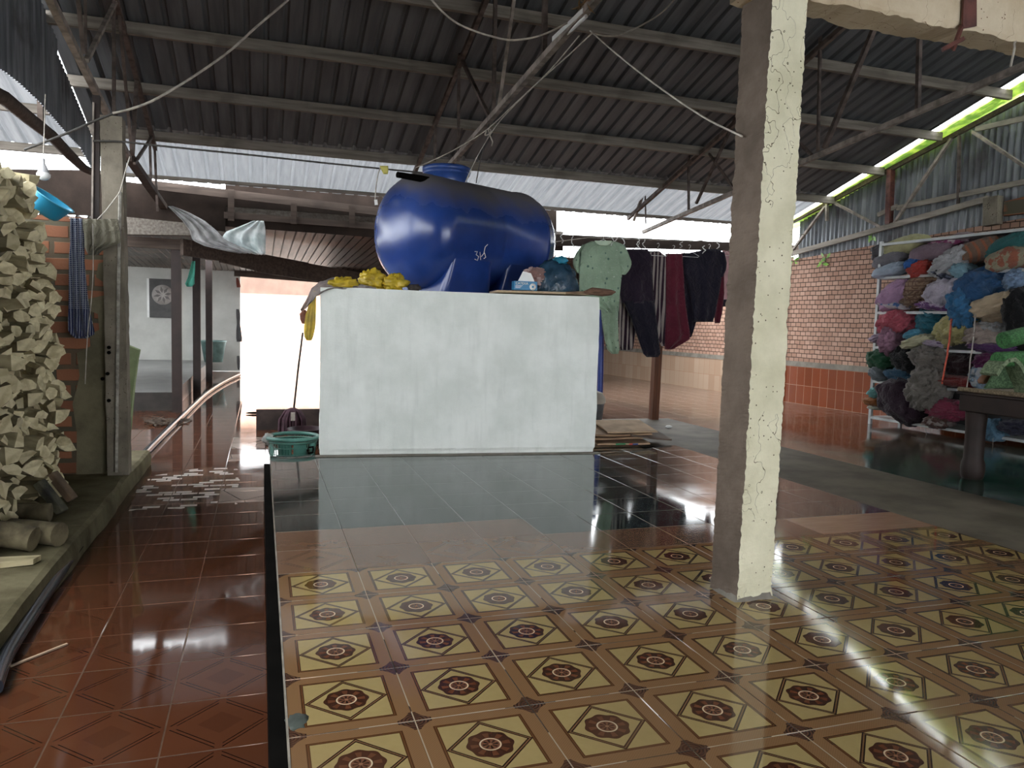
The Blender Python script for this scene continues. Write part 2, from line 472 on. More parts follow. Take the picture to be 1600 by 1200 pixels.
struct('floor_tiled', MB().box((.8, 7.7, LZ), (10.2, 8.9, RZ)).box((3.9, 8.9, LZ), (10.2, 21, RZ)), M['pink'])
struct('floor_raised', MB().box((-.14, 8.9, LZ-.1), (3.9, 21, .01)), M['pink'])
struct('trim_4', MB().box((-.145, 8.87, LZ), (1.6, 8.90, .012)), surf('riser_dark', (.045, .03, .026), .7, .4, 5))
struct('trim_5', MB().box((-6.5, 11.33, LZ), (-1.47, 11.35, .025)), surf('bench_front', (.022, .017, .014), .8, .3, 5))
struct('wall_back_far', MB().box((1.7, 19.6, LZ), (9.6, 19.75, 2.9)), M['board'])
struct('ground_outside', MB().box((-30, 21.2, -.5), (40, 60, -.30)), M['outconc'])
struct('trim_1', MB().box((-.055, -9, LZ), (-.001, 4.75, -.008)), M['black'])
struct('trim_2', MB().box((-.004, -9, -.008), (0.003, 5.1, .002)), surf('pale_edge_strip', (.24, .21, .17), .6, .3, 8))

# kerb that carries the firewood, with its worn edge
kb = MB()
ys = [0.5+i*.2 for i in range(30)]
def kerb_pt(u, v):
    y = -3+u*9.4; e = .012*(mnoise.noise(V((y*3, v*4, 1)))) + .018*mnoise.noise(V((y*1.1, 2, v)))
    prof = [(-1.19, LZ), (-1.195, LZ+.08), (-1.205, -.145), (-1.235, -.13), (-1.5, -.128), (-3.4, -.128), (-3.4, LZ)]
    x, z = prof[int(round(v*6))]
    return V((x+(e if x > -1.4 else 0), y, z+(e*.3 if -1.4 < x and z > LZ+.01 else 0)))
kb.grid(kerb_pt, 80, 7, smooth=False)
e0 = [kerb_pt(1, j/6) for j in range(7)]; kb.add(e0, [list(range(7))])
struct('kerb', kb, M['kerb'])

# walls -----------------------------------------------------------------------------------------
A = V((9.255, 17.473, 0)); B = V((9.657, 7.874, 0)); WD = (A-B).normalized(); WN = V((-WD.y, WD.x, 0))  # along the long wall; WN points into the room?
if WN.x > 0: WN = -WN
def wp(y, z, off=0):                       # point of the long wall at depth y
    t = (y-B.y)/WD.y; q = B+WD*t; return V((q.x, q.y, z))+WN*off
def wslab(mb, y0, y1, z0, z1, d0, d1, z1b=None):
    z1b = z1 if z1b is None else z1b
    mb.hexa([wp(y0, z0, d1), wp(y0, z0, d0), wp(y1, z0, d0), wp(y1, z0, d1), wp(y0, z1, d1), wp(y0, z1, d0), wp(y1, z1b, d0), wp(y1, z1b, d1)])
    return mb
struct('wall_right', wslab(wslab(MB(), -9, 10, .76, 3.75, 0, -.11, 2.68), 10, 21, .76, 2.75, 0, -.11), M['brick'])
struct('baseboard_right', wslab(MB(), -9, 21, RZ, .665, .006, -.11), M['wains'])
struct('trim_3', wslab(MB(), -9, 21, .665, .76, .014, -.11), M['cement'])
# corrugated gable above the bricks
RS = -.2895
def roof_z(y): return 3.398+RS*(y-10.006)
def roof_top(y): return roof_z(y) if y > 1.6 else 2.55+(roof_z(1.6)-2.55)*(y+9)/10.6
def wave(i): return (0, .7, 1, .7, 0, -.7, -1, -.7)[i % 8]*.0095
g = MB()
n = int((9.95-(-9))/.0125)
vs = []
for i in range(n):
    y = 9.93-i*.0125; q = wp(y, 0, -.15+wave(i)*2.1)
    vs += [V((q.x, q.y, min(2.3+max(0, 9.9-y)*.12, 3.2, roof_top(y)-.1))), V((q.x, q.y, roof_top(y)-.012))]
g.add(vs, [(2*i, 2*i+2, 2*i+3, 2*i+1) for i in range(n-1)], True)
struct('wall_right_gable', g, M['gable'])
# hanging corrugated sheet that closes the other gable
SB = [(p.y, p.z) for p in [xc(x, y, -2.15) for x, y in ((138, 272), (125, 230), (107, 212), (62, 160), (30, 130), (7, 112), (-30, 92))]]+[(-2, 3.0)]
SB[0] = (9.3, SB[0][1])
g = MB(); vs = []
n = 1900
for i in range(n):
    y = 9.15-i*.0095; x = -2.15+wave(i)
    top = roof_top(y)-.05-(.13 if 7.1 < y else 0)
    bot = 2.4 if y < -2 else 3.0
    for (ya, za), (yb, zb) in zip(SB, SB[1:]):
        if yb <= y <= ya: bot = za+(zb-za)*(y-ya)/(yb-ya)
    bot = min(bot, top-.05)
    vs += [V((x, y, bot)), V((x, y, top))]
g.add(vs, [(2*i, 2*i+2, 2*i+3, 2*i+1) for i in range(n-1)], True)
struct('wall_left_gable', g, M['gable'])

# roof -------------------------------------------------------------------------------------------
def corr(mb, x0, x1, pts, pitch=.2, ph=0):
    prof = [(0, 0), (.135, 0), (.150, .036), (.180, .036)]
    xs = []
    k = math.floor((x0-ph)/pitch)
    while ph+k*pitch < x1:
        for dx, h in prof:
            x = ph+k*pitch+dx
            if x0 <= x <= x1: xs.append((x, h))
        k += 1
    vs = [V((x, y, z+h)) for (x, h) in xs for (y, z) in pts]
    m = len(pts)
    mb.add(vs, [(i*m+j, (i+1)*m+j, (i+1)*m+j+1, i*m+j+1) for i in range(len(xs)-1) for j in range(m-1)])
    return mb
struct('ceiling', corr(MB(), -2.25, 9.42, [(1.6, roof_z(1.6)), (8.95, roof_z(8.95))]), M['roof'])
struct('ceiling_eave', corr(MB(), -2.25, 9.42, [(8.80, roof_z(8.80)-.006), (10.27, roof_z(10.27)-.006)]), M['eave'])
struct('ceiling_front', corr(MB(), -2.25, 9.9, [(-9, 2.55), (1.6, roof_z(1.6))]), M['roof'])
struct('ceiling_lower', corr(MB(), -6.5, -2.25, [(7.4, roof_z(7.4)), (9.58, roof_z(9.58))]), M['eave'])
sky = mat_plastic('green_fibreglass', (.80, 1.0, .50), 1., .4, .62)
struct('ceiling_skylight', corr(MB(), 9.45, 9.86, [(1.6, roof_z(1.6)-.012), (10.2, roof_z(10.2)-.012)], .06), sky)
# low roof behind the eave
struct('ceiling_back', corr(MB(), -6, 3.4, [(10.72, 2.74), (16.8, 2.60)], .16), M['leanto'])
struct('ceiling_back_porch', corr(MB(), -6, 3.4, [(17.2, 2.85), (21.3, 2.62)], .16), M['leanto'])
struct('ceiling_back_side', corr(MB(), 3.4, 9.3, [(12.6, 2.74), (19.6, 2.66)], .16), M['leanto'])
# boarded wall under the eave
def ywall(mb, Y, pts, th=.03):
    p = [yc(x, y, Y) for x, y in pts]; return mb.prism(p, (0, th, 0))
YB = 10.55
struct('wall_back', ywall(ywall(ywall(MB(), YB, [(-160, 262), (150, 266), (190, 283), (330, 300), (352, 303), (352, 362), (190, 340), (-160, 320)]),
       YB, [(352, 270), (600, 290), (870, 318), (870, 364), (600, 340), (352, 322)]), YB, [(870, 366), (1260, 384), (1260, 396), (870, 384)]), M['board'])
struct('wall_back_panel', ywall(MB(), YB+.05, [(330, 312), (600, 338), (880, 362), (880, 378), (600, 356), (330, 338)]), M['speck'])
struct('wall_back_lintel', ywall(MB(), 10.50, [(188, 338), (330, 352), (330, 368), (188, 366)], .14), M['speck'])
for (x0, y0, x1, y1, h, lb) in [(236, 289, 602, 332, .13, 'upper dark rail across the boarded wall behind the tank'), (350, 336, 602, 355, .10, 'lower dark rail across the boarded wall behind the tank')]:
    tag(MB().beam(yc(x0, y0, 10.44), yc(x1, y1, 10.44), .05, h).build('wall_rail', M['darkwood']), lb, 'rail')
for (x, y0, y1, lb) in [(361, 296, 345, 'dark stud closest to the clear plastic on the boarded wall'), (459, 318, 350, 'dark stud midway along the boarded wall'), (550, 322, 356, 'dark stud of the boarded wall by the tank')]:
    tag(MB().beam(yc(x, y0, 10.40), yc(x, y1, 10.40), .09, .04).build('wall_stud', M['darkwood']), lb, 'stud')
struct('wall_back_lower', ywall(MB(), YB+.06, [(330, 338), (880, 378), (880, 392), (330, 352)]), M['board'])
struct('wall_left', MB().box((-3.3, -8.5, LZ), (-3.2, 6.0, 2.3)), M['plaster'])
struct('wall_front_blocker', MB().box((-6.5, -8.6, LZ), (1.6, -8.5, 3.0)).box((8.9, -8.6, LZ), (10.4, -8.5, 3.0)), M['plaster'])  # unseen wall behind the camera, added; its gap shapes the front light
# outer wall behind the firewood and grey wall with the poster
struct('wall_outer', MB().box((-6.6, -6, LZ), (-6.5, 21.2, 2.35)), M['board'])
pw = [V((-6.5, 21.25, LZ)), V((-.66, 21.25, LZ)), V((-.66, 21.25, 2.66)), V((-6.5, 21.25, 2.78))]
struct('wall_poster', MB().prism(pw, (0, .15, 0)), M['poster_wall'])
# brick pier at the end of the firewood
pb = MB().box((-2.45, 5.18, -.13), (-1.30, 5.36, 2.13))
struct('wall_pier', pb, M['brick_big'])
pr = MB(); o = []
edge = [(-.13, -1.64), (.25, -1.63), (.5, -1.66), (.75, -1.60), (.95, -1.62), (1.02, -1.50), (1.12, -1.52), (1.16, -1.44), (1.3, -1.45), (1.33, -1.53), (1.43, -1.52), (1.47, -1.38), (1.58, -1.40), (1.62, -1.46), (1.74, -1.44), (1.78, -1.34), (1.82, -1.30)]
pr.prism([V((x, 5.165, z)) for z, x in edge]+[V((-1.28, 5.165, 1.82)), V((-1.28, 5.165, -.13))], (0, .016, 0))
struct('wall_pier_plaster', pr, M['plaster'])
gp = [(186, 527), (200, 540), (217, 547), (214, 562), (212, 578), (209, 600), (207, 622), (205, 645), (203, 668), (200, 690), (188, 700), (182, 640)]
struct('wall_pier_render', ywall(MB(), 5.40, gp, .12), M['greenpl'])

# raised slab beside the aisle
struct('floor_bench', MB().box((-6.5, 11.35, LZ), (-1.46, 21.2, .03)), M['slab'])
# metal fence outside the doorway
fence = MB(); vs = []
for i in range(260):
    x = -3+i*.05; vs += [V((x, 27+wave(i)*1.5, -.3)), V((x, 27+wave(i)*1.5, 2.35))]
fence.add(vs, [(2*i, 2*i+2, 2*i+3, 2*i+1) for i in range(259)], True)
fb = MB(); vs = []
for i in range(260):
    x = -3+i*.05; vs += [V((x, 26.7+wave(i)*1.5, 2.16)), V((x, 26.7+wave(i)*1.5, 3.05))]
fb.add(vs, [(2*i, 2*i+2, 2*i+3, 2*i+1) for i in range(259)], True)
struct('wall_outside_upper', fb, surf('dull_pink_sheet', (.15, .088, .064), .7, .15, 2))
struct('wall_outside', fence, surf('pink_sheet', (.85, .55, .42), .6, .1, 3))

# ------------------------------------------------------------------ roof timber and trusses
def roof_pt(x, y): return pl(x, y, (0, -RS, 1), (0, 10.006, 3.398))
purl = [(10.12, 'at the eave'), (8.88, 'second up from the eave'), (7.80, 'third up from the eave'), (6.71, 'fourth up from the eave'), (5.62, 'fifth up from the eave'), (4.52, 'sixth up from the eave'), (3.42, 'seventh up from the eave'), (2.3, 'eighth up from the eave')]
for y, w in purl:
    z = roof_z(y)-.066
    mb = MB(); x = -2.3
    tag(mb.beam((x, y, z+(.03 if y > 10 else 0)), (9.6, y, z+(.03 if y > 10 else 0)), .05 if y > 10 else .06, .05 if y > 10 else .125).build('roof_purlin', M['purlin'], None, .004), 'weathered timber purlin under the corrugated roof, '+w, 'purlin', 'roof purlins')

for y, w in [(9.5, 'at the low edge of the side roof'), (8.5, 'second from the edge of the side roof')]:
    tag(MB().beam((-6.4, y, roof_z(y)-.066), (-2.3, y, roof_z(y)-.066), .06, .11).build('roof_purlin', M['purlin'], None, .004), 'weathered timber purlin '+w, 'purlin', 'roof purlins')
def rod(o, a, b, w, mat='steel', nm='web_rod'):
    return MB().beam(a, b, w, w, (1, 0, 0)).build(nm, M[mat], o)
def truss(X, label, top, bot, webs):
    o = thing('roof_truss', label, 'truss', (X, top[0][0], top[0][1]))
    MB().beam((X, top[0][0], top[0][1]), (X, top[1][0], top[1][1]), .05, .06).build('top_chord', M['steel'], o)
    MB().beam((X, bot[0][0], bot[0][1]), (X, bot[1][0], bot[1][1]), .05, .055).build('bottom_chord', M['steel_pale'], o)
    for (y0, z0, y1, z1, w, mt) in webs: rod(o, (X, y0, z0), (X, y1, z1), w, mt)
    return o
rz = lambda y: roof_z(y)-.12
def webs(X, prs, w=.03):
    r = []
    for p in prs:
        a = xc(p[0], p[1], X); b = xc(p[2], p[3], X)
        r.append((a.y, a.z, b.y, b.z, p[4] if len(p) > 4 else w, p[5] if len(p) > 5 else 'steel'))
    return r
truss(2.1, 'rusty steel truss over the blue tank, tube lamp on its chord', [(1.2, rz(1.2)), (10.1, rz(10.1))], [(1.2, 3.66), (9.9, 2.99)],
      webs(2.1, [(775, -60, 771, 180, .035), (852, -20, 850, 84, .04), (806, -20, 779, 170, .028, 'steel_pale'), (718, 86, 765, 184, .035), (717, 90, 716, 252), (681, 185, 679, 252), (722, 200, 708, 258, .014)]))
truss(6.15, 'dusty steel truss crossing behind the concrete pillar', [(1.2, rz(1.2)), (10.1, rz(10.1))], [(1.2, 3.80), (9.5, 2.95)],
      webs(6.15, [(1076, 238, 1076, 331), (1155, 172, 1088, 318, .035), (1006, 300, 990, 345, .04, 'steel_pale'), (1008, 298, 1009, 350, .02), (1282, 40, 1278, 236), (1372, 30, 1288, 232, .05), (1437, 42, 1434, 172, .04), (1238, 214, 1268, 242, .035), (1108, 240, 1150, 300, .03)]))
lt = truss(-1.44, 'dark steel truss resting on the stained concrete post', [(1.2, rz(1.2)), (9.1, rz(9.1))], [(1.2, 3.75), (6.9, 2.98)],
      webs(-1.44, [(135, 95, 181, 2, .035, 'steel_pale'), (178, 2, 178, 178, .03), (186, 18, 206, 240, .03), (214, 120, 207, 242, .04), (238, 213, 210, 255, .03), (118, -40, 131, 84, .03), (133, -40, 134, 84, .02)]))
# lower hanger frame behind the post
hf = thing('hanger_frame', 'dark bent steel frame hanging behind the stained concrete post', 'frame', tuple(xc(215, 280, -1.5)))
MB().beam(xc(198, 240, -1.5), xc(262, 332, -1.5), .07, .10, (1, 0, 0)).build('strut', M['darkwood'], hf)
MB().beam(xc(234, 215, -1.46), xc(236, 282, -1.46), .03, .03, (1, 0, 0)).build('web_rod', M['steel'], hf)
MB().beam(xc(241, 215, -1.46), xc(246, 330, -1.46), .03, .03, (1, 0, 0)).build('web_rod', M['steel'], hf)

# curved branch used as a tie at the side opening
pts = [xc(*p, -2.08) for p in [(-30, 135), (5, 152), (45, 185), (80, 212), (110, 243), (130, 262), (150, 272)]]
tag(MB().tube(pts, [.06, .06, .06, .058, .055, .05, .045], 8).build('curved_timber', M['darkwood']), 'dark curved timber tie below the hanging corrugated sheet', 'timber')
tag(MB().beam(xc(63, 155, -2.2), xc(64, 202, -2.2), .05, .05).build('stub_post', M['darkwood']), 'short dark post between curved tie and corrugated sheet', 'post')

# framing of the brick gable
gf = thing('gable_truss', 'weathered timber frame against the corrugated gable over the bricks', 'truss', tuple(wp(9.8, 2.8, .05)))
def gpt(x, y, off=.03): return pl(x, y, WN, wp(5, 0, off))
MB().beam(gpt(1228, 352), gpt(1620, 142), .05, .07).build('rafter', M['darkwood'], gf)
MB().beam(gpt(1232, 398), gpt(1545, 310), .05, .085).build('tie_beam', M['greytimber'], gf)
for a in [(1296, 314, 1238, 392), (1298, 314, 1382, 358), (1487, 216, 1398, 348), (1520, 206, 1610, 266), (1292, 318, 1292, 345)]:
    MB().beam(gpt(a[0], a[1]), gpt(a[2], a[3]), .04, .05, WN).build('brace', M['steel_pale'], gf)
MB().beam(gpt(1372, 336), gpt(1402, 322), .04, .07).build('rail', M['greytimber'], gf)
MB().beam(gpt(1402, 325, .02), gpt(1640, 276, .02), .04, .075).build('rail', M['greytimber'], gf)
MB().beam(gpt(1525, 202, .02), gpt(1640, 176, .02), .04, .07).build('rail', M['greytimber'], gf)
MB().beam(gpt(1392, 265), gpt(1389, 350), .09, .09, (0, 1, 0)).build('stud', M['redsteel'], gf)
MB().beam(gpt(1499, 212), gpt(1497, 322), .035, .035, (0, 1, 0)).build('stud', M['steel'], gf)
sp = thing('stub_column', 'short pale concrete stub on top of the brick wall above the rack', 'post', tuple(gpt(1550, 350, .02)))
MB().beam(gpt(1551, 352, .05), gpt(1552, 308, .05), .22, .12, WN).build('stub', M['post'], sp)
bw = MB(); wslab(bw, 3.2, 5.7, 3.0, 3.42, .02, -.05, 3.2); struct('wall_right_top', bw, M['brick_big'])
cp = MB(); cp.box((9.46, 10.0, RZ), (9.62, 10.16, 3.30))
tag(cp.build('corner_post', M['darkwood']), 'dark corner post where the gable meets the eave', 'post')

# ------------------------------------------------------------------ big concrete things
def rough_box(mb, c, ax, ay, h, nz=40, amp=.008, seed=0, top=True, lean=(0, 0)):
    """four sided pier with chipped edges: c base centre, ax, ay half axes"""
    c = V(c); ax = V(ax); ay = V(ay); nr = 24
    def fn(u, v):
        t = u*4; k = int(t) % 4; f = t-int(t)
        cs = [(-1, -1), (1, -1), (1, 1), (-1, 1)]
        a = cs[k]; b = cs[(k+1) % 4]
        px = a[0]+(b[0]-a[0])*f; py = a[1]+(b[1]-a[1])*f
        q = c+ax*px+ay*py+V((lean[0]*v, lean[1]*v, h*v))
        e = 1 if f < .08 or f > .92 else .35
        nn = .55*V((mnoise.noise(q*7+V((seed, 0, 0))), mnoise.noise(q*7+V((0, seed, 5))), 0))+.8*V((mnoise.noise(q*33), mnoise.noise(q*33+V((9, 0, 0))), 0))+.5*V((mnoise.noise(q*80), mnoise.noise(q*80+V((9, 0, 0))), 0))
        return q+nn*amp*e
    mb.grid(fn, nr, nz, True, False)
    return mb
def split_pier(o, c, ax, ay, h, painted, mats, **k):
    """painted faces and bare faces as two meshes of one pier"""
    full = rough_box(MB(), c, ax, ay, h, **k)
    res = []
    for want, mt, nm in ((True, mats[0], 'painted_face'), (False, mats[1], 'bare_face')):
        mb = MB(); mb.v = full.v
        for f in full.f:
            side = (f[0] % 24)//6
            if (side in painted) == want: mb.f.append(f); mb.sm.append(False)
        used = sorted({i for f in mb.f for i in f}); mp = {i: j for j, i in enumerate(used)}
        mb.v = [full.v[i] for i in used]; mb.f = [[mp[i] for i in f] for f in mb.f]
        res.append(mb.build(nm, mt, o))
    return res
pc = V((2.20, .785, 0))
pil = thing('concrete_column', 'tall square concrete column with flaking limewash standing on the patterned tiles', 'column', tuple(pc))
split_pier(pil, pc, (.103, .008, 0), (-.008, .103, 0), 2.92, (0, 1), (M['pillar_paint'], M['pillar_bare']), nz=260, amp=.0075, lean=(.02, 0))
fm = MB()
def foot(u, v):
    t = u*2*PI; r = .112+.012*(1-v)+.008*mnoise.noise(V((math.cos(t)*2, math.sin(t)*2, v)))
    sx = max(-1, min(1, math.cos(t)*1.4)); sy = max(-1, min(1, math.sin(t)*1.4))
    return pc+V((sx*(r-.012), sy*(r-.012), v*.03*(1+.4*mnoise.noise(V((t, 1, 0))))))
fm.grid(foot, 32, 3, True); fm.build('mortar_collar', M['cement'], pil)
bm = MB()
def beamfn(u, v):
    x = 2.05+u*3.2; prof = [(.70, 3.45), (.70, 2.885), (.715, 2.862), (.90, 2.868), (.92, 3.45)]
    y, z = prof[int(round(v*4))]
    e = .010*mnoise.noise(V((x*6, v*3, 1)))+.006*mnoise.noise(V((x*21, v*9, 3)))
    return V((x, y-e*.6, z+(e*1.4 if z < 3 else 0)))
bm.grid(beamfn, 140, 5, False, False)
beam_ob = bm.build('concrete_lintel', M['beamconc'])
tag(beam_ob, 'cracked ochre concrete lintel running out from the top of the limewashed column', 'lintel')
st = thing('steel_strap', 'red oxide steel strap bent around the ochre lintel', 'strap', tuple(yc(1515, 40, .68)))
a = yc(1504, -20, .69); b = yc(1523, -18, .69); c = yc(1523, 42, .69); d = yc(1501, 46, .69)
MB().prism([a, b, c, d], (0, -.012, 0)).build('band', M['redsteel'], st)
MB().beam(yc(1503, 40, .68), yc(1489, 78, .75), .012, .03).build('hook', M['redsteel'], st)
MB().beam(yc(1506, 60, .70), yc(1472, 78, .75), .02, .02).build('hook', M['redsteel'], st)

pc2 = V((-1.29, 5.16, -.13))
po = thing('stained_post', 'stained square concrete post at the end of the brick pier', 'post', tuple(pc2))
rough_box(MB(), pc2, (.085, 0, 0), (0, .09, 0), 3.13, nz=60, amp=.006, seed=3, lean=(-.02, 0)).add([pc2+V((-.10, -.085, 3.12)), pc2+V((.06, -.085, 3.13)), pc2+V((.06, .085, 3.13)), pc2+V((-.10, .085, 3.12))], [(0, 1, 2, 3)]).build('shaft', M['post'], po)
for dx, r in ((.0, .011), (.03, .008)):
    p = [yc(187+dx*60, 300, 5.05), yc(185+dx*60, 420, 5.05), yc(183+dx*60, 560, 5.05), yc(181+dx*60, 738, 5.05)]
    MB().tube(p, r, 6).build('conduit', surf('grey_conduit', (.30, .28, .24), .6, .4, 20), po)
for (x, y) in [(170, 543), (170, 551), (168, 584), (160, 592), (170, 626)]:
    q = yc(x, y, 5.05); MB().lathe([(0, -.012), (.016, -.012), (.016, 0)], q, 10, (0, -1, 0)).build('fixing_hole', M['black'], po)
tp = thing('steel_tube', 'dark square steel tube standing beside the stained concrete post', 'tube', tuple(yc(150, 345, 5.12)))
MB().beam(yc(151, 150, 5.12), yc(150, 345, 5.12), .055, .055, (0, 1, 0)).build('tube', M['darkred'], tp)
tag(MB().beam(yc(146, 160, 5.08), yc(144, 342, 5.08), .014, .014, (0, 1, 0)).build('thin_rod', M['steel_pale']), 'thin pale rod running alongside the dark steel tube', 'rod')

# tank plinth
F0 = V((.445, 5.057, 0)); F1 = V((3.232, 4.803, 0)); FD = (F1-F0).normalized(); BD = V((-FD.y, FD.x, 0))
BH = 1.61
pm = MB()
W = (F1-F0).length; D = 1.95
def plinth(u, v):
    t = u*4; k = int(t) % 4; f = t-int(t)
    cs = [(0, 0), (W, 0), (W, D), (0, D)]; a = cs[k]; b = cs[(k+1) % 4]
    q = F0+FD*(a[0]+(b[0]-a[0])*f)+BD*(a[1]+(b[1]-a[1])*f)+V((0, 0, .006+(BH-.006)*v))
    s = .010*mnoise.noise(q*2.2)+.005*mnoise.noise(q*9)
    if v < .02: s -= .012+.01*mnoise.noise(q*14)
    if f < .04 or f > .96: s -= .008+.008*mnoise.noise(V((1, 1, q.z*5)))
    cc = F0+FD*W/2+BD*D/2; dr = V((q.x-cc.x, q.y-cc.y, 0)).normalized()
    return q+dr*s+V((0, 0, (.010*mnoise.noise(q*3)) if v > .99 else 0))
pm.grid(plinth, 160, 60, True, False)
top = pm.v[-160:]
pm.add(top, [list(range(160))])
bl = pm.build('water_plinth', M['whitewash'], None, 0)
tag(bl, 'large whitewashed masonry plinth carrying the blue tank', 'plinth')
tag(MB().prism([F0+FD*-.03+BD*-.10+V((0, 0, .001)), F1+FD*.02+BD*-.09+V((0, 0, .001)), F1+FD*.02+V((0, 0, .001)), F0+FD*-.03+V((0, 0, .001))], (0, 0, .006)).build('cement_fillet', M['cement'], None), 'grey cement strip at the foot of the white plinth', 'cement strip')
# ------------------------------------------------------------------ generators
def sheet(name, rows, Y, mat, parent=None, nx=14, ny=22, fold=.018, th=.007, seed=0, nf=3.2, tilt=0., bow=0.):
    """hanging cloth: rows of (photo y, x from, x to) surveyed on the plane y = Y, with real folds and thickness"""
    rows = sorted(rows); y0, y1 = rows[0][0], rows[-1][0]
    def at(v):
        y = y0+(y1-y0)*v
        for a, b in zip(rows, rows[1:]):
            if a[0] <= y <= b[0]:
                t = (y-a[0])/max(1e-6, b[0]-a[0]); return y, a[1]+(b[1]-a[1])*t, a[2]+(b[2]-a[2])*t
        return y, rows[-1][1], rows[-1][2]
    def base(u, v):
        y, xa, xb = at(v); q = yc(xa+(xb-xa)*u, y, Y)
        k = fold*(.35+.65*v)
        d = k*math.sin(u*nf*2*PI+seed+1.2*v+1.5*mnoise.noise(V((u*2, v*2, seed))))+k*.6*mnoise.noise(V((u*5, v*3, seed+3.)))
        d += bow*math.sin(u*PI)
        return q+V((0, -d+tilt*(u-.5), 0))
    mb = MB(); vs = []
    for j in range(ny):
        for i in range(nx): vs.append(base(i/(nx-1), j/(ny-1)))
    n = nx*ny
    bk = [p+V((0, th, 0)) for p in vs]
    fs = []
    for j in range(ny-1):
        for i in range(nx-1):
            a = j*nx+i; fs.append((a, a+nx, a+nx+1, a+1)); fs.append((n+a, n+a+1, n+a+nx+1, n+a+nx))
    rim = [i for i in range(nx)]+[j*nx+nx-1 for j in range(1, ny)]+[(ny-1)*nx+i for i in range(nx-2, -1, -1)]+[j*nx for j in range(ny-2, 0, -1)]
    for a, b in zip(rim, rim[1:]+rim[:1]): fs.append((a, b, n+b, n+a))
    mb.add(vs+bk, fs, True)
    return mb.build(name, mat, parent)
def lump(mb, c, ax, ay, az, nu=30, nv=18, sq=1., amp=.12, fr_=2.2, seed=0, flat=None, ridge=.0, rs=7.):
    """crumpled soft body: half axes ax, ay, az; sq < 1 squares it off like a pillow"""
    c = V(c); ax = V(ax); ay = V(ay); az = V(az)
    def fn(u, v):
        t = u*2*PI; p = (v-.5)*PI
        f = lambda x: math.copysign(abs(x)**sq, x)
        cx, cy, cz = f(math.cos(t))*f(math.cos(p)), f(math.sin(t))*f(math.cos(p)), math.sin(p)
        k = V((cx, cy, cz))
        a = 1+amp*mnoise.noise(k*fr_+V((seed, 0, 0)))+amp*.5*mnoise.noise(k*fr_*2.3+V((0, seed, 0)))
        if ridge:
            w0 = seed*1.3; q1 = cx*math.cos(w0)+cz*math.sin(w0); q2 = cz*math.cos(w0)-cx*math.sin(w0)
            n1 = mnoise.noise(V((q1*1.1, q2*rs*.42, cy*1.6+seed))); n2 = mnoise.noise(V((q2*1.6+4, q1*rs*.5, cy*2+seed)))
            a += ridge*(.30-max(0, 1-abs(n1)*2.6)**2*.62-max(0, 1-abs(n2)*3.4)**2*.30)
        q = c+(ax*cx+ay*cy+az*cz)*a
        if flat is not None and q.z < flat: q.z = flat
        return q
    return mb.grid(fn, nu, nv, True)

# ------------------------------------------------------------------ blue tank
R0 = .60; TC = V((2.12, 5.98, 2.250)); TA = V((math.cos(.50), math.sin(.50), 0)); TP = V((-TA.y, TA.x, 0)); HL = .78
mt, b_ = new_mat('tank_blue')
_n = nrm(); p_ = obc()
dust = sstep(_n[2]+noi(p_, 3.2, 5)*.55, .50, 1.10)*.9
cc_ = mix(sstep(noi(p_, 2.5, 4), .3, .7), (.012, .035, .165), (.018, .052, .235))
cc_ = mix(dust, cc_, (.13, .115, .10))
fin(b_, cc_, .24+dust*.5, 0, .5, noi(p_, 8, 3), .06, .01)
tank = thing('water_tank', 'large blue plastic water tank lying on the white plinth', 'tank', (TC.x, TC.y, BH))
prof = [(.001, -HL-.27), (.12, -HL-.268), (.28, -HL-.25), (.41, -HL-.205), (.51, -HL-.13), (.57, -HL-.05), (R0, -HL+.03), (R0+.002, -HL+.10), (R0, -HL+.12), (R0, -.02), (R0-.006, 0), (R0, .02), (R0, HL-.12), (R0+.012, HL-.11), (R0+.012, HL-.07), (R0, HL-.06), (.58, HL+.03), (.53, HL+.11), (.43, HL+.18), (.29, HL+.23), (.12, HL+.25), (.001, HL+.252)]
MB().lathe(prof, TC, 56, TA).build('body', mt, tank)
for s0, s1 in ((-.70, -.12), (.12, .66)):
    lg = MB()
    def legfn(u, v, s0=s0, s1=s1):
        z = BH+.004+v*(TC.z-.02-BH); wd = .45+.12*v**.8
        t = u*4; k = int(t) % 4; f = t-int(t)
        cs = [(-1, -1), (1, -1), (1, 1), (-1, 1)]; a = cs[k]; b = cs[(k+1) % 4]
        px = a[0]+(b[0]-a[0])*f; py = a[1]+(b[1]-a[1])*f
        m = (s0+s1)/2; h = (s1-s0)/2*(1+.16*(1-v)**2)*(1-.10*v)
        q = TC+TA*(m+h*px*.98)+TP*(wd*py); q.z = z
        return q
    lg.grid(legfn, 40, 10, True); lg.build('foot', mt, tank, .02)
nk = TC+TA*-.34
MB().lathe([(.235, R0-.06), (.235, R0+.04), (.25, R0+.045), (.25, R0+.06), (.24, R0+.065), (.262, R0+.07), (.262, R0+.115), (.25, R0+.125), (.18, R0+.14), (.001, R0+.145)], nk, 40, (0, 0, 1)).build('lid', surf('tank_lid_blue', (.020, .055, .21), .35, .3, 4, .05), tank)
e = TC-TA*(HL+.12)+V((0, 0, .40))
MB().lathe([(.12, -.05), (.12, .05), (.10, .06), (.001, .05)], e-TP*.02+TA*.10, 20, -TA+V((0, 0, .5))).build('inlet_collar', mt, tank)
pa = yc(657, 279, 5.35); pb_ = yc(621, 273, 5.25)
MB().tube([pa+TA*.1, pa, pb_], [.035, .035, .03], 12).build('inlet_pipe', M['black'], tank)
oq = TC-TA*(HL+.13)-V((0, 0, .37))-TP*.03
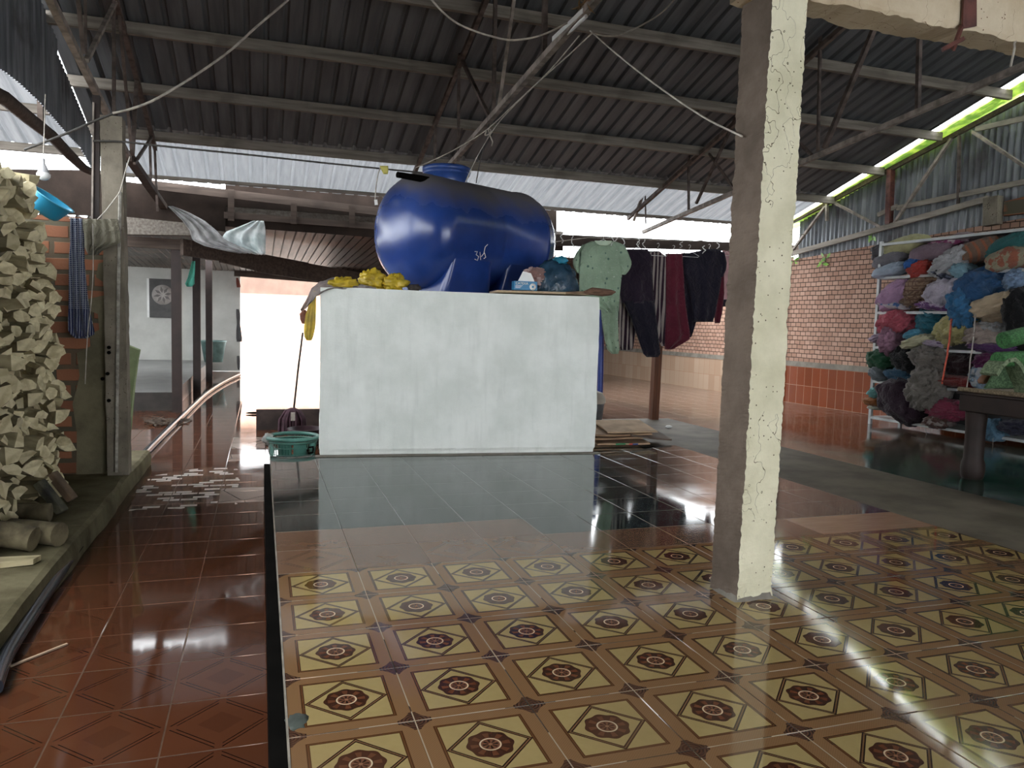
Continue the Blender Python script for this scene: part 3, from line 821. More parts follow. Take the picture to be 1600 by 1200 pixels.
MB().lathe([(.115, -.06), (.115, .03), (.10, .035), (.001, .035)], oq, 20, -TA-V((0, 0, .55))).build('outlet_socket', surf('outlet_recess_shade', (.008, .012, .035), .4, .2, 5), tank)  # dark disc standing in for the shade inside the outlet recess
def on_tank(x, y):                        # where a line of sight meets the barrel
    d = ray(x, y); o = CAM-TC
    dp = d-TA*d.dot(TA); op = o-TA*o.dot(TA)
    a = dp.dot(dp); b = 2*dp.dot(op); c = op.dot(op)-(R0+.003)**2
    disc = b*b-4*a*c
    if disc < 0: return None
    return CAM+d*((-b-math.sqrt(disc))/(2*a))
for st_ in ([(742, 393), (746, 393), (744, 398), (748, 401), (746, 407), (742, 405)], [(750, 394), (751, 406)], [(752, 401), (756, 396), (758, 386), (762, 382)], [(757, 395), (759, 402), (756, 404)]):
    q = [on_tank(*s) for s in st_]; q = [x for x in q if x]
    if len(q) > 1: MB().tube(q, .004, 5).build('chalk_mark', M['white'], tank)

# things on the plinth top
BT = BH+.006
def bag(name, label, cat, px, py, Y, w, h, mat, seed, ridge=.35, sq=1., depth=None, group=None, amp=.22):
    c = yc(px, py, Y); k = (c-CAM).dot(_fw)/FPX
    mb = MB(); z = c.z
    hw = w/2*k; hh = h/2*k
    lump(mb, c, (hw, 0, 0), (0, depth or hw*.7, 0), (0, 0, hh), 36, 22, sq, amp, 2.4, seed, BT if c.z-hh < BT+.06 and c.z > BT-.3 else None, ridge, 9)
    return tag(mb.build(name, mat), label, cat, group)
yel = mat_plastic('yellow_bag', (.72, .52, .045), .97, .25, .25)
def pbag(px, py, Y, w, h, label, seed): return bag('plastic_bag', label, 'plastic bag', px, py, Y, w, h, yel, seed, .5, 1, None, None, .3)
pbag(537, 445, 5.10, 42, 22, 'small flat yellow plastic bag at the corner of the plinth top beside the netting', 1)
pbag(583, 438, 5.32, 42, 30, 'plump yellow plastic bag in the middle of the three on the plinth', 5)
pbag(617, 442, 5.24, 36, 26, 'crumpled yellow plastic bag standing against the blue tank', 9)
tag(sheet('plastic_bag', [(455, 490, 494), (470, 484, 494), (490, 478, 494), (510, 475, 493), (525, 475, 490), (532, 479, 487)], 5.10, mat_plastic('yellow_bag_thin', (.85, .66, .10), .95, .3, .5), None, 10, 14, .014, .006, 3), 'yellow plastic bag hanging down the side of the plinth', 'plastic bag')
net = mat_plastic('grey_netting', (.30, .26, .25), .85, .8, .3)
nt = MB()
def netfn(u, v):
    pts = [(545, 433), (520, 433), (500, 440), (487, 450), (478, 470), (470, 484)]
    low = [(560, 450), (535, 450), (514, 452), (494, 462), (480, 480), (471, 486)]
    k = u*5; i = min(4, int(k)); f = k-i
    a = [pts[i][j]+(pts[i+1][j]-pts[i][j])*f for j in (0, 1)]; b = [low[i][j]+(low[i+1][j]-low[i][j])*f for j in (0, 1)]
    x = a[0]+(b[0]-a[0])*v; y = a[1]+(b[1]-a[1])*v
    q = yc(x, y, 5.24-.22*v*(1-u)-.17*u)
    return q+V((0, .02*mnoise.noise(V((u*6, v*5, 0))), .012*mnoise.noise(V((u*8, v*6, 2)))))
nt.grid(netfn, 26, 12); no = nt.build('netting', net)
m_ = no.modifiers.new('thick', 'SOLIDIFY'); m_.thickness = .006
tag(no, 'grey mesh netting draped over the corner of the plinth', 'netting')
bag('cloth_scrap', 'grey crumpled cloth between the yellow bags on the plinth', 'cloth', 562, 451, 5.16, 46, 12, mat_fabric('greycloth', (.33, .29, .28)), 21, .5)
bag('coconut_husk', 'small dark clump beside the yellow bag under the tank', 'debris clump', 647, 450, 5.22, 20, 11, surf('husk', (.05, .04, .035), .9, .4, 20), 31, .5)
tag(sheet('hanging_pouch', [(484, 474, 478), (490, 468, 480), (500, 469, 481), (506, 472, 480)], 5.14, mat_fabric('tan', (.32, .14, .10)), None, 8, 8, .02, .03, 1, 1, 0, .02), 'small brown pouch hanging beside the yellow bag at the plinth edge', 'pouch')

def ptop(x, y, z): return zc(x, y, z)
# cardboard, box, blue bag and whisk on the plinth
cb0 = yc(765, 458, 4.95); 
q0 = F0+FD*1.72+BD*.03; q1 = F0+FD*2.72+BD*.02
cbm = MB(); cbm.prism([V((q0.x, q0.y, BT+.008)), V((q1.x, q1.y, BT+.016)), V((q1.x, q1.y, BT+.016))+BD*.42, V((q0.x, q0.y, BT+.008))+BD*.42], (0, 0, .022))
tag(cbm.build('cardboard_sheet', surf('ribbed_card', (.42, .31, .19), .85, .15, 30, .2, 90, col2=(.54, .42, .28), stretch=(1, 1, 8))), 'flat cardboard sheet under the blue bag on the plinth', 'cardboard')
blue_box = surf('blue_carton', (.03, .20, .40), .45, .12, 4, .02)
def boxpt(f, d, z): q = F0+FD*f+BD*d; return V((q.x, q.y, z))
f0 = (yc(803, 450, 4.95)-F0).dot(FD); f1 = (yc(838.5, 450, 4.95)-F0).dot(FD)
z0 = BT+.04; zt = z0+(.09)
bx = thing('carton', 'small blue glove carton with white writing beside the blue bag', 'carton', tuple(boxpt((f0+f1)/2, .10, z0)))
MB().hexa([boxpt(f0, .06, z0), boxpt(f1, .06, z0), boxpt(f1, .17, z0), boxpt(f0, .17, z0), boxpt(f0, .06, zt), boxpt(f1, .06, zt), boxpt(f1, .17, zt), boxpt(f0, .17, zt)]).build('box', blue_box, bx, .003)
def text(body, loc, size, mat, parent, name='lettering', xdir=None, up=(0, 0, 1), ext=.0008):
    cu = bpy.data.curves.new(name, 'FONT'); cu.body = body; cu.size = size; cu.extrude = ext; cu.align_x = 'LEFT'
    tmp = bpy.data.objects.new('tmp', cu); COL.objects.link(tmp); bpy.context.view_layer.update()
    me = bpy.data.meshes.new_from_object(tmp.evaluated_get(bpy.context.evaluated_depsgraph_get())); bpy.data.objects.remove(tmp)
    me.materials.clear(); me.materials.append(mat)
    o = bpy.data.objects.new(name, me); COL.objects.link(o)
    x = V(xdir or FD).normalized(); z = V(up); n = x.cross(z)
    o.parent = parent
    mw = Matrix(((x.x, z.x, n.x, loc[0]), (x.y, z.y, n.y, loc[1]), (x.z, z.z, n.z, loc[2]), (0, 0, 0, 1)))
    o.matrix_parent_inverse = Matrix.Translation(-V(parent.location)); o.matrix_basis = mw
    return o
text('CATEXA', boxpt(f0+.014, .0585, zt-.034), .034, surf('carton_print', (.75, .72, .55), .5, .05), bx)
for k in range(3):
    p = boxpt(f0+.014, .0585, zt-.046-k*.011); MB().beam(p, p+FD*(.075-.012*k), .002, .004).build('print_line', M['white'], bx)
MB().lathe([(.034, 0), (.034, .002), (.001, .002)], boxpt(f1-.048, .0595, z0+.036), 24, -BD).build('round_badge', M['white'], bx)
MB().box(tuple(boxpt(f1-.058, .0565, z0+.026)-V((0, 0, 0))), tuple(boxpt(f1-.038, .0555, z0+.046))).build('badge_mark', blue_box, bx)
fl_ = MB(); fl_.prism([boxpt(f0+.05, .10, zt), boxpt(f1-.02, .10, zt), boxpt(f1-.06, .10, zt+.085), boxpt(f0+.10, .10, zt+.10)], (0, .012, 0)); fl_.build('white_insert', M['white'], bx)
bb = mat_plastic('blue_bag', (.03, .075, .125), .97, .2, .15)
cbag = yc(874, 430, 5.05)
t_ = thing('blue_bag', 'knotted translucent blue bag of belongings on the cardboard', 'plastic bag', (cbag.x, cbag.y, BT+.04))
k_ = (cbag-CAM).dot(_fw)/FPX
lm = MB(); lump(lm, (cbag.x, cbag.y+.12, BT+.08), (38*k_, 0, 0), (0, .17, 0), (0, 0, 44*k_), 44, 26, .85, .10, 2, 4, BT+.04, .14, 10); lm.build('bag_body', bb, t_)
lm = MB(); q = yc(877, 407, 5.12); lump(lm, q, (11*k_, 0, 0), (0, .04, 0), (0, 0, 6*k_), 20, 12, 1, .3, 3, 2, None, .5, 8); lm.build('knot', mat_plastic('blue_knot', (.05, .42, .62), .95, .3, .4), t_)
bag('shirt', 'pink and brown crumpled garment behind the blue carton', 'clothing', 835, 432, 5.10, 40, 26, mat_fabric('pinkbrown', (.30, .17, .15), (.55, .40, .38), pattern='blotch'), 41, .5)
wk = thing('whisk_broom', 'brown whisk broom lying over the plinth edge', 'broom', tuple(yc(915, 456, 4.82)))
MB().tube([yc(884, 458, 4.86), yc(916, 457, 4.84)], .014, 8).build('handle', surf('broom_stick', (.20, .13, .08), .8, .3, 14), wk)
MB().tube([yc(912, 457, 4.84), yc(925, 455, 4.83), yc(942, 457, 4.82), yc(955, 457, 4.81), yc(962, 456, 4.80)], [.014, .04, .042, .03, .006], 10).build('bristle_head', surf('broom_fibre', (.14, .07, .045), .95, .4, 8, .6, 60, stretch=(1, 8, 8), col2=(.20, .11, .07)), wk)

# ------------------------------------------------------------------ washing line
LY = lambda x: 6.15+(x-880)*.0042
line_pts = [yc(866, 378, 6.0), yc(920, 371, LY(920)), yc(1000, 374, LY(1000)), yc(1080, 377, LY(1080)), yc(1160, 372, LY(1160)), yc(1260, 366, 8.2)]
tag(MB().tube(line_pts, .006, 6).build('washing_line', M['wire']), 'thin washing line carrying the row of drying clothes', 'line')
def garment(name, label, cat, x, Y, hanger=True):
    o = thing(name, label, cat, tuple(yc(x, 460, Y))); return o
def hanger(x, y, Y, w, label):
    c = yc(x, y, Y); k = (c-CAM).dot(_fw)/FPX; hw = w/2*k
    o = thing('wire_hanger', label, 'hanger', tuple(c), 'hangers on the washing line')
    MB().tube([c+V((0, 0, 0)), c+V((hw, 0, -.075)), c+V((hw*.9, 0, -.09)), c+V((-hw*.9, 0, -.09)), c+V((-hw, 0, -.075))], .0035, 6, close=True).build('frame', M['white'], o)
    MB().tube([c, c+V((0, 0, .03)), c+V((.016, 0, .045)), c+V((.018, 0, .065)), c+V((0, 0, .078)), c+V((-.016, 0, .066))], .0035, 6).build('hook', M['white'], o)
green = mat_fabric('mint_print', (.34, .46, .33), (.12, .20, .16), .85, 160, 'print')
ink = mat_fabric('ink', (.012, .010, .020)); ink2 = mat_fabric('ink_plum', (.020, .012, .024)); mar = mat_fabric('maroon', (.105, .014, .028))
stp = mat_fabric('striped', (.025, .010, .022), (.34, .29, .27), pattern='vstripe')
o = garment('blouse', 'pale green patterned short sleeved blouse drying above matching trousers', 'blouse', 940, LY(940))
sheet('bodice', [(377, 924, 962), (381, 914, 973), (392, 907, 977), (410, 906, 974), (430, 905, 972), (450, 906, 970), (470, 908, 968), (484, 940, 967), (489, 946, 966)], LY(940), green, o, 22, 26, .020, .02, 2, 3.5)
sheet('sleeve', [(382, 911, 917), (395, 901, 914), (409, 895, 911), (420, 899, 907), (427, 903, 906)], LY(940)+.01, green, o, 8, 10, .012, .03, 1, 1)
sheet('sleeve', [(382, 966, 976), (395, 968, 982), (411, 970, 988), (421, 971, 985), (429, 972, 978)], LY(940)-.01, green, o, 8, 10, .012, .03, 4, 1)
sheet('neckline', [(376, 929, 956), (380, 931, 955), (384, 938, 948)], LY(940)-.032, surf('mint_inside', (.55, .68, .52), .9, .1), o, 8, 5, .004, .004)
o = garment('trousers', 'pale green patterned trousers hanging under the matching blouse', 'trousers', 955, LY(950)+.06)
sheet('leg', [(470, 940, 968), (500, 942, 966), (530, 946, 967), (548, 951, 968), (553, 957, 966)], LY(950)+.05, green, o, 12, 14, .022, .03, 5, 2)
o = garment('trousers', 'near-black wide trousers hanging between the green set and the striped cloth', 'trousers', 1000, LY(1000))
sheet('waist', [(389, 980, 1012), (398, 974, 1018), (430, 970, 1020), (455, 968, 1021), (474, 972, 1023)], LY(1000), ink2, o, 18, 18, .014, .03, 1, 1.6)
sheet('leg', [(470, 975, 1023), (500, 988, 1026), (530, 999, 1030), (553, 1007, 1033), (558, 1012, 1029)], LY(1000), ink, o, 14, 18, .014, .035, 2, 1.3)
tag(sheet('striped_skirt', [(440, 972, 990), (455, 971, 992), (475, 967, 996), (500, 966, 995), (520, 967, 994), (545, 968, 990), (547, 970, 989)], LY(1000)+.12, stp, None, 14, 16, .02, .012, 6, 2.5), 'dark and cream striped cloth showing low behind the near-black trousers', 'clothing')
tag(sheet('striped_trousers', [(392, 1010, 1030), (400, 1012, 1040), (430, 1014, 1041), (470, 1020, 1041), (500, 1025, 1041), (530, 1030, 1040), (541, 1035, 1038)], LY(1030)+.08, stp, None, 14, 20, .02, .015, 3, 2), 'dark and cream striped trousers hanging beside the maroon pair', 'trousers')
tag(sheet('maroon_trousers', [(396, 1041, 1066), (430, 1041, 1068), (470, 1041, 1070), (500, 1041, 1074), (526, 1041, 1078), (531, 1041, 1076), (546, 1041, 1049)], LY(1055), mar, None, 14, 20, .022, .03, 9, 1.6), 'maroon trousers hanging between striped trousers and the navy T-shirt', 'trousers')
tag(sheet('navy_trousers', [(395, 1066, 1100), (430, 1067, 1100), (470, 1068, 1096), (500, 1070, 1089), (520, 1074, 1083), (527, 1076, 1080)], LY(1080)+.05, ink, None, 12, 16, .02, .03, 2, 1.5), 'navy trousers showing beneath the navy T-shirt', 'trousers')
o = garment('tee_shirt', 'navy short sleeved T-shirt hanging on the washing line', 'T-shirt', 1100, LY(1100)-.04)
sheet('bodice', [(389, 1106, 1124), (393, 1084, 1129), (398, 1068, 1131), (410, 1068, 1130), (430, 1070, 1128), (460, 1079, 1124), (490, 1083, 1118), (503, 1082, 1114)], LY(1100)-.06, ink, o, 18, 20, .013, .025, 7, 1.7)
sheet('sleeve', [(394, 1124, 1132), (410, 1127, 1136), (421, 1128, 1135), (433, 1125, 1130)], LY(1100)-.06, ink, o, 8, 8, .012, .03, 3, 1)
tag(sheet('maroon_shirt', [(405, 1118, 1130), (430, 1120, 1131), (460, 1119, 1131), (490, 1116, 1128), (505, 1117, 1124)], LY(1125)+.06, mar, None, 10, 14, .015, .02, 1, 1), 'maroon garment showing behind the edge of the navy T-shirt', 'clothing')
o = garment('pink_shorts', 'pale pink garment with black hem hanging by the concrete column', 'clothing', 1140, LY(1140))
sheet('body', [(391, 1129, 1156), (420, 1130, 1156), (450, 1130, 1154), (469, 1130, 1152)], LY(1140)+.10, mat_fabric('rose', (.55, .33, .34)), o, 12, 14, .018, .02, 2, 2)
sheet('hem', [(468, 1129, 1152), (479, 1130, 1151)], LY(1140)+.09, ink, o, 10, 5, .016, .035, 2, 2)
for x, y, w, l in [(943, 374, 46, 'white hanger inside the pale green blouse'), (997, 386, 46, 'white hanger inside the near-black trousers'), (1028, 389, 34, 'white hanger holding the striped trousers'), (1052, 392, 34, 'white hanger holding the maroon trousers'), (1077, 391, 36, 'white hanger holding the navy trousers'), (1108, 390, 40, 'white hanger inside the navy T-shirt'), (1141, 390, 30, 'white hanger holding the pale pink garment')]:
    hanger(x, y, LY(x)+(.03 if x != 943 else -.0), w, l)
for i, (x, ya, yb, w) in enumerate([(866, 358, 382, 2), (878, 362, 380, 2), (895, 366, 398, 2), (957, 366, 384, 2), (963, 362, 381, 3), (974, 372, 392, 3), (997, 372, 388, 3), (1006, 374, 390, 2), (1064, 378, 387, 2), (1100, 384, 396, 4), (1122, 376, 392, 3)]):
    a = [yc(x+2.5*math.sin(k*1.7+i), ya+(yb-ya)*k/5, LY(x)-.07) for k in range(6)]
    mb = MB(); mb.tube(a, .0045+.002*w*.4, 5)
    tag(mb.build('tie_strip', M['white']), 'white plastic tie strip dangling from the washing line', 'strip', 'white strips on the washing line')

# ------------------------------------------------------------------ metal rack of bedding by the long wall
RA = zc(1356, 662, RZ); RD = -WD; RD = V((RD.x, RD.y, 0)).normalized(); RNb = V((-WN.x, -WN.y, 0))   # RD runs towards the viewer, RNb to the wall
def rp(d, t, z): q = RA+RD*d+RNb*t; return V((q.x, q.y, z))
def rface(x, y, off=0): return pl(x, y, WN, RA+RNb*off)
RTOP = rface(1372, 378).z
rack = thing('storage_rack', 'tall grey metal rack packed with bedding along the brick wall', 'rack', tuple(rp(1.5, .3, RZ)))
RL = 3.4
for d in (0, RL):
    for t in (0, .6): MB().hexa([rp(d-.0, t, RZ), rp(d+.045, t, RZ), rp(d+.045, t+.04, RZ), rp(d, t+.04, RZ), rp(d-.0, t, RTOP), rp(d+.045, t, RTOP), rp(d+.045, t+.04, RTOP), rp(d, t+.04, RTOP)]).build('upright', M['rackmetal'], rack)
lev = [rface(1372, 433).z, rface(1368, 487).z, rface(1365, 541).z, rface(1361, 594).z, rface(1357, 650).z]
for z in [RTOP-.03]+lev:
    MB().hexa([rp(0, 0, z-.035), rp(RL, 0, z-.035), rp(RL, .62, z-.035), rp(0, .62, z-.035), rp(0, 0, z), rp(RL, 0, z), rp(RL, .62, z), rp(0, .62, z)]).build('shelf', M['rackmetal'], rack)
MB().hexa([rp(0, .60, RZ+.1), rp(RL, .60, RZ+.1), rp(RL, .62, RZ+.1), rp(0, .62, RZ+.1), rp(0, .60, RTOP), rp(RL, .60, RTOP), rp(RL, .62, RTOP), rp(0, .62, RTOP)]).build('back_sheet', surf('rack_back', (.035, .035, .037), .7, .2, 4), rack)
#  name, words, category, photo x, y, width, height, tilt, squareness, ridge, depth into the rack, colour, second colour, pattern
items = [
 ('folded_blanket', 'charcoal folded blanket at the end of the top shelf', 'blanket', 1386, 396, 30, 30, 0, .7, .2, .25, (.10, .095, .105), None, None),
 ('pillow', 'pale yellow pillow lying on the top shelf', 'pillow', 1416, 386, 58, 26, 12, .55, .08, .22, (.42, .40, .22), None, None),
 ('pillow', 'slate grey pillow under the pale yellow one', 'pillow', 1396, 407, 46, 20, 10, .55, .1, .15, (.17, .165, .185), None, None),
 ('rolled_towel', 'light blue rolled towel poking past the rack end', 'towel', 1394, 423, 48, 17, 12, .7, .15, .05, (.40, .48, .58), None, None),
 ('pillow', 'mauve grey pillow in the middle of the top shelf', 'pillow', 1462, 396, 62, 26, 6, .55, .1, .16, (.22, .155, .19), None, None),
 ('blue_cloth', 'bright blue cloth tucked beneath the mauve pillow', 'cloth', 1433, 413, 22, 16, 10, .8, .3, .08, (.03, .15, .48), None, None),
 ('red_cloth', 'red cloth hanging over the edge of the top shelf', 'cloth', 1441, 420, 32, 18, 18, .9, .6, .03, (.50, .06, .05), None, None),
 ('satin_cover', 'silver white satin cover spilling from the top shelf', 'cover', 1489, 412, 54, 32, 30, .8, .45, .06, (.46, .46, .48), None, None),
 ('dotted_cloth', 'black and blue dotted cloth below the satin cover', 'cloth', 1478, 428, 34, 12, -25, .9, .4, .06, (.02, .025, .05), (.2, .22, .3), 'blotch'),
 ('blue_border_cloth', 'pale blue bordered cloth beside the satin cover', 'cloth', 1506, 422, 20, 24, 40, .8, .2, .04, (.22, .38, .46), None, None),
 ('pillow', 'brown striped pillow leaning on the top shelf', 'pillow', 1537, 391, 58, 30, 12, .55, .08, .15, (.20, .125, .09), (.34, .12, .06), 'stripe'),
 ('floral_cloth', 'magenta and white floral cloth on top of the mauve pillow', 'cloth', 1484, 380, 42, 10, -4, .9, .5, .2, (.35, .07, .20), (.6, .5, .52), 'blotch'),
 ('pale_cloth', 'dusty pink cloth high on the top shelf', 'cloth', 1509, 371, 24, 14, 0, .9, .4, .25, (.36, .27, .30), None, None),
 ('pillow', 'dark teal pillow at the near end of the top shelf', 'pillow', 1580, 384, 56, 26, 22, .55, .1, .15, (.03, .13, .13), None, None),
 ('pillow', 'cream pillow with rust coloured roundels', 'pillow', 1576, 406, 44, 30, 18, .55, .08, .06, (.34, .30, .21), (.30, .10, .06), 'blotch'),
 ('quilted_mat', 'pink quilted mat folded at the end of the second shelf', 'mat', 1402, 461, 48, 30, 32, .7, .25, .05, (.44, .27, .42), None, None),
 ('quilted_mat', 'white edged blue mat under the pink quilted one', 'mat', 1398, 477, 44, 9, -8, .7, .2, .03, (.55, .50, .53), (.05, .16, .42), 'blotch'),
 ('plaid_blanket', 'brown plaid blanket heaped on the second shelf', 'blanket', 1440, 456, 56, 42, 25, .85, .4, .12, (.28, .19, .13), (.12, .06, .04), 'plaid'),
 ('satin_bundle', 'silvery lilac bundle in the middle of the second shelf', 'bundle', 1482, 459, 54, 44, 10, .85, .45, .06, (.48, .44, .52), None, None),
 ('patterned_cloth', 'purple patterned cloth at the edge of the second shelf', 'cloth', 1466, 478, 52, 13, -4, .9, .5, .03, (.17, .06, .22), (.5, .4, .52), 'blotch'),
 ('blue_bundle', 'large deep blue bundle filling the second shelf', 'bundle', 1540, 450, 80, 56, 8, .85, .45, .10, (.03, .095, .22), None, None),
 ('blue_sheet', 'blue sheet hanging down in front of the second shelf', 'sheet', 1510, 482, 34, 54, 22, .9, .6, -.02, (.045, .17, .34), None, None),
 ('pillow', 'cream frilled pillow hanging over the second shelf', 'pillow', 1558, 476, 62, 26, 17, .6, .2, -.02, (.60, .47, .32), None, None),
 ('light_blue_cloth', 'light blue cloth at the near end of the second shelf', 'cloth', 1592, 440, 26, 34, -10, .9, .5, .06, (.22, .32, .48), None, None),
 ('black_bag', 'black bag hanging over the green mats', 'bag', 1598, 486, 34, 64, 5, .8, .2, -.04, (.006, .006, .007), None, None),
 ('red_bundle', 'rose red bundle on the third shelf', 'bundle', 1402, 505, 52, 34, 15, .9, .45, .08, (.42, .085, .12), None, None),
 ('sheer_cloth', 'dusky pink cloth drooping from the third shelf', 'cloth', 1394, 532, 22, 38, -12, .9, .5, .0, (.36, .19, .27), None, None),
 ('lilac_cloth', 'lilac cloth lying at the end of the third shelf', 'cloth', 1382, 528, 34, 12, 10, .9, .5, .04, (.33, .25, .33), None, None),
 ('teal_bundle', 'dark teal bundle on the third shelf', 'bundle', 1460, 502, 44, 32, -8, .9, .4, .14, (.02, .13, .18), None, None),
 ('yellow_bundle', 'olive yellow bundle in the middle of the third shelf', 'bundle', 1499, 514, 58, 40, 22, .9, .5, .06, (.40, .36, .16), None, None),
 ('rolled_cloth', 'cream rolled cloth at the edge of the third shelf', 'cloth', 1437, 534, 44, 16, 16, .8, .3, .0, (.50, .48, .32), None, None),
 ('sky_cloth', 'sky blue cloth beside the cream roll', 'cloth', 1432, 522, 24, 12, 25, .9, .4, .05, (.12, .36, .52), None, None),
 ('beige_bundle', 'beige bundle below the cream frilled pillow', 'bundle', 1542, 524, 48, 36, 20, .9, .5, .04, (.35, .28, .25), None, None),
 ('tan_cover', 'tan crumpled cover just under the frilled pillow', 'cover', 1566, 496, 44, 20, 8, .9, .5, .05, (.36, .27, .18), None, None),
 ('grey_floral_cloth', 'grey and white floral cloth over the beige bundle', 'cloth', 1556, 511, 38, 16, -6, .9, .4, .02, (.42, .42, .43), (.2, .2, .2), 'blotch'),
 ('violet_cloth', 'dark violet cloth at the near end of the third shelf', 'cloth', 1550, 543, 56, 14, -2, .9, .3, .02, (.08, .025, .11), None, None),
 ('white_violet_cloth', 'pale violet cloth hanging over the third shelf edge', 'cloth', 1464, 537, 28, 9, -8, .9, .5, .0, (.48, .40, .50), (.2, .1, .25), 'blotch'),
 ('green_bundle', 'bottle green ball of cloth on the fourth shelf', 'bundle', 1380, 562, 36, 32, 0, 1., .25, .08, (.02, .10, .045), None, None),
 ('black_bundle', 'black bundle beside the bottle green one', 'bundle', 1424, 562, 46, 40, 0, .9, .3, .08, (.006, .006, .008), None, None),
 ('taupe_sheet', 'taupe sheet bulging from the fourth shelf', 'sheet', 1456, 560, 46, 36, -10, .9, .55, -.02, (.25, .22, .195), None, None),
 ('taupe_sheet', 'taupe sheet hanging lowest across two shelves', 'sheet', 1450, 606, 46, 62, -18, .85, .6, -.06, (.25, .225, .20), None, None),
 ('blue_blanket', 'deep blue folded blanket on the fourth shelf', 'blanket', 1410, 587, 40, 18, -6, .8, .35, .03, (.035, .11, .19), None, None),
 ('folded_cloth', 'white and grey folded cloth beside the deep blue blanket', 'cloth', 1376, 585, 20, 16, -35, .7, .25, .03, (.30, .33, .36), None, None),
 ('red_blanket', 'dark red rolled blanket on the fourth shelf', 'blanket', 1502, 596, 62, 16, 0, .7, .15, .0, (.20, .02, .018), None, None),
 ('maroon_bundle', 'very dark maroon bundle above the red blanket', 'bundle', 1506, 572, 60, 34, 0, .9, .3, .12, (.03, .01, .014), None, None),
 ('purple_bundle', 'purple bundle at the near end of the fourth shelf', 'bundle', 1548, 566, 34, 28, 10, .9, .4, .04, (.12, .015, .08), None, None),
 ('pale_blue_cloth', 'pale blue patterned cloth below the purple bundle', 'cloth', 1536, 590, 20, 34, 8, .9, .4, .0, (.30, .40, .52), (.5, .5, .52), 'blotch'),
 ('teal_pouch', 'pale teal pouch on the bottom shelf', 'pouch', 1376, 613, 26, 16, 18, .8, .2, .04, (.18, .42, .40), None, None),
 ('orange_cushion', 'burnt orange cushion below the pale teal pouch', 'cushion', 1372, 628, 30, 13, 0, .6, .1, .05, (.30, .10, .02), None, None),
 ('white_cloth', 'white folded cloth under the burnt orange cushion', 'cloth', 1373, 637, 20, 6, 0, .7, .1, .04, (.55, .52, .42), None, None),
 ('plum_blanket', 'near-black plum blanket draped over the bottom shelf', 'blanket', 1414, 626, 66, 58, -24, .75, .18, -.02, (.028, .010, .022), None, None),
 ('magenta_cloth', 'magenta cloth heaped at the foot of the rack', 'cloth', 1482, 640, 52, 28, 0, .9, .5, .0, (.30, .04, .09), None, None),
 ('brown_cloth', 'brown and white scrunched cloth on the floor by the rack', 'cloth', 1466, 660, 30, 16, 0, .9, .6, -.03, (.18, .085, .07), (.45, .38, .36), 'blotch'),
 ('blue_rag', 'pale blue shredded rag hanging behind the table leg', 'rag', 1556, 672, 22, 30, 0, .9, .5, .0, (.14, .28, .40), None, None),
 ('dark_bundle', 'dark blue bundle low behind the table', 'bundle', 1590, 668, 40, 20, 0, .9, .4, .0, (.03, .03, .06), None, None),
]
for i, (nm, lb, ct, x, y, w, h, tilt, sq, rg, dep, c1, c2, pt) in enumerate(items):
    c = rface(x, y, dep+.02); k = (c-CAM).dot(_fw)/FPX
    hw = w/2*k/.80; hh = h/2*k
    a = math.radians(tilt)
    ax = (RD*math.cos(a)+V((0, 0, 1))*math.sin(a))*hw*1.05
    az = (V((0, 0, 1))*math.cos(a)-RD*math.sin(a))*hh*1.15
    mb = MB(); lump(mb, c, ax, RNb*(.16+.3*hh), az, 54, 34, sq, .18 if rg > .12 else .08, 2.1, i*3.7, max(RZ+.003, 0), rg*.85, 13)
    kf = .62 if y > 548 else .9  # shade on the lower shelves put into darker cloth colours
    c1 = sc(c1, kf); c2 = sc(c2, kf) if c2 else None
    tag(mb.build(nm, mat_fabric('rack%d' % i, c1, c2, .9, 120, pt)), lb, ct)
def cordpath(pts, off, mt, r, name, label, cat='string'):
    return tag(MB().tube([rface(x, y, off) for x, y in pts], r, 6).build(name, mt), label, cat)
cordpath([(1488, 477), (1487, 495), (1485, 515), (1483, 535), (1481, 545), (1480, 556), (1477, 570), (1475, 582), (1472, 600)], -.16, M['cord_red'], .012, 'twisted_string', 'red and white twisted cord dangling in front of the rack')
cordpath([(1524, 490), (1522, 520), (1519, 545), (1516, 562), (1515, 578), (1512, 598), (1510, 608)], -.16, M['wire'], .008, 'knotted_string', 'grey knotted cord dangling in front of the rack')
cordpath([(1448, 660), (1446, 672), (1449, 684), (1447, 690)], -.1, M['wire'], .004, 'thread', 'loose pale thread hanging from the rack foot')
cordpath([(1552, 676), (1551, 700), (1555, 715), (1554, 732)], -.1, M['wire'], .003, 'thread', 'loose pale thread hanging behind the table leg')

# ------------------------------------------------------------------ wooden bed table with mats
L0 = zc(1516, 748, RZ)
tb = thing('wooden_table', 'heavy dark wooden table with a thick turned leg and woven mat on it', 'table', tuple(L0+V((.5, 0, 0))))
TZ = pl(1485, 612, (0, 1, 0), L0-V((0, .1, 0))).z
MB().lathe([(.085, 0), (.10, .03), (.105, .10), (.10, .16), (.085, .2), (.085, .46), (.095, TZ-.16)], (L0.x+.02, L0.y, RZ), 20).build('leg', M['darkred'], tb)
MB().lathe([(.085, 0), (.10, .03), (.105, .10), (.10, .16), (.085, .2), (.085, .46), (.095, TZ-.16)], (L0.x+.02, L0.y-1.9, RZ), 20).build('leg', M['darkred'], tb)
MB().lathe([(.085, 0), (.10, .03), (.105, .10), (.10, .16), (.085, .2), (.085, .46), (.095, TZ-.16)], (L0.x+1.3, L0.y, RZ), 20).build('leg', M['darkred'], tb)
MB().box((L0.x-.10, L0.y-2.0, TZ-.20), (L0.x+1.45, L0.y+.10, TZ-.035)).build('apron', M['darkred'], tb, .01)
MB().box((L0.x-.12, L0.y-2.05, TZ-.04), (L0.x+1.5, L0.y+.12, TZ-.015)).build('tabletop', M['darkred'], tb, .005)
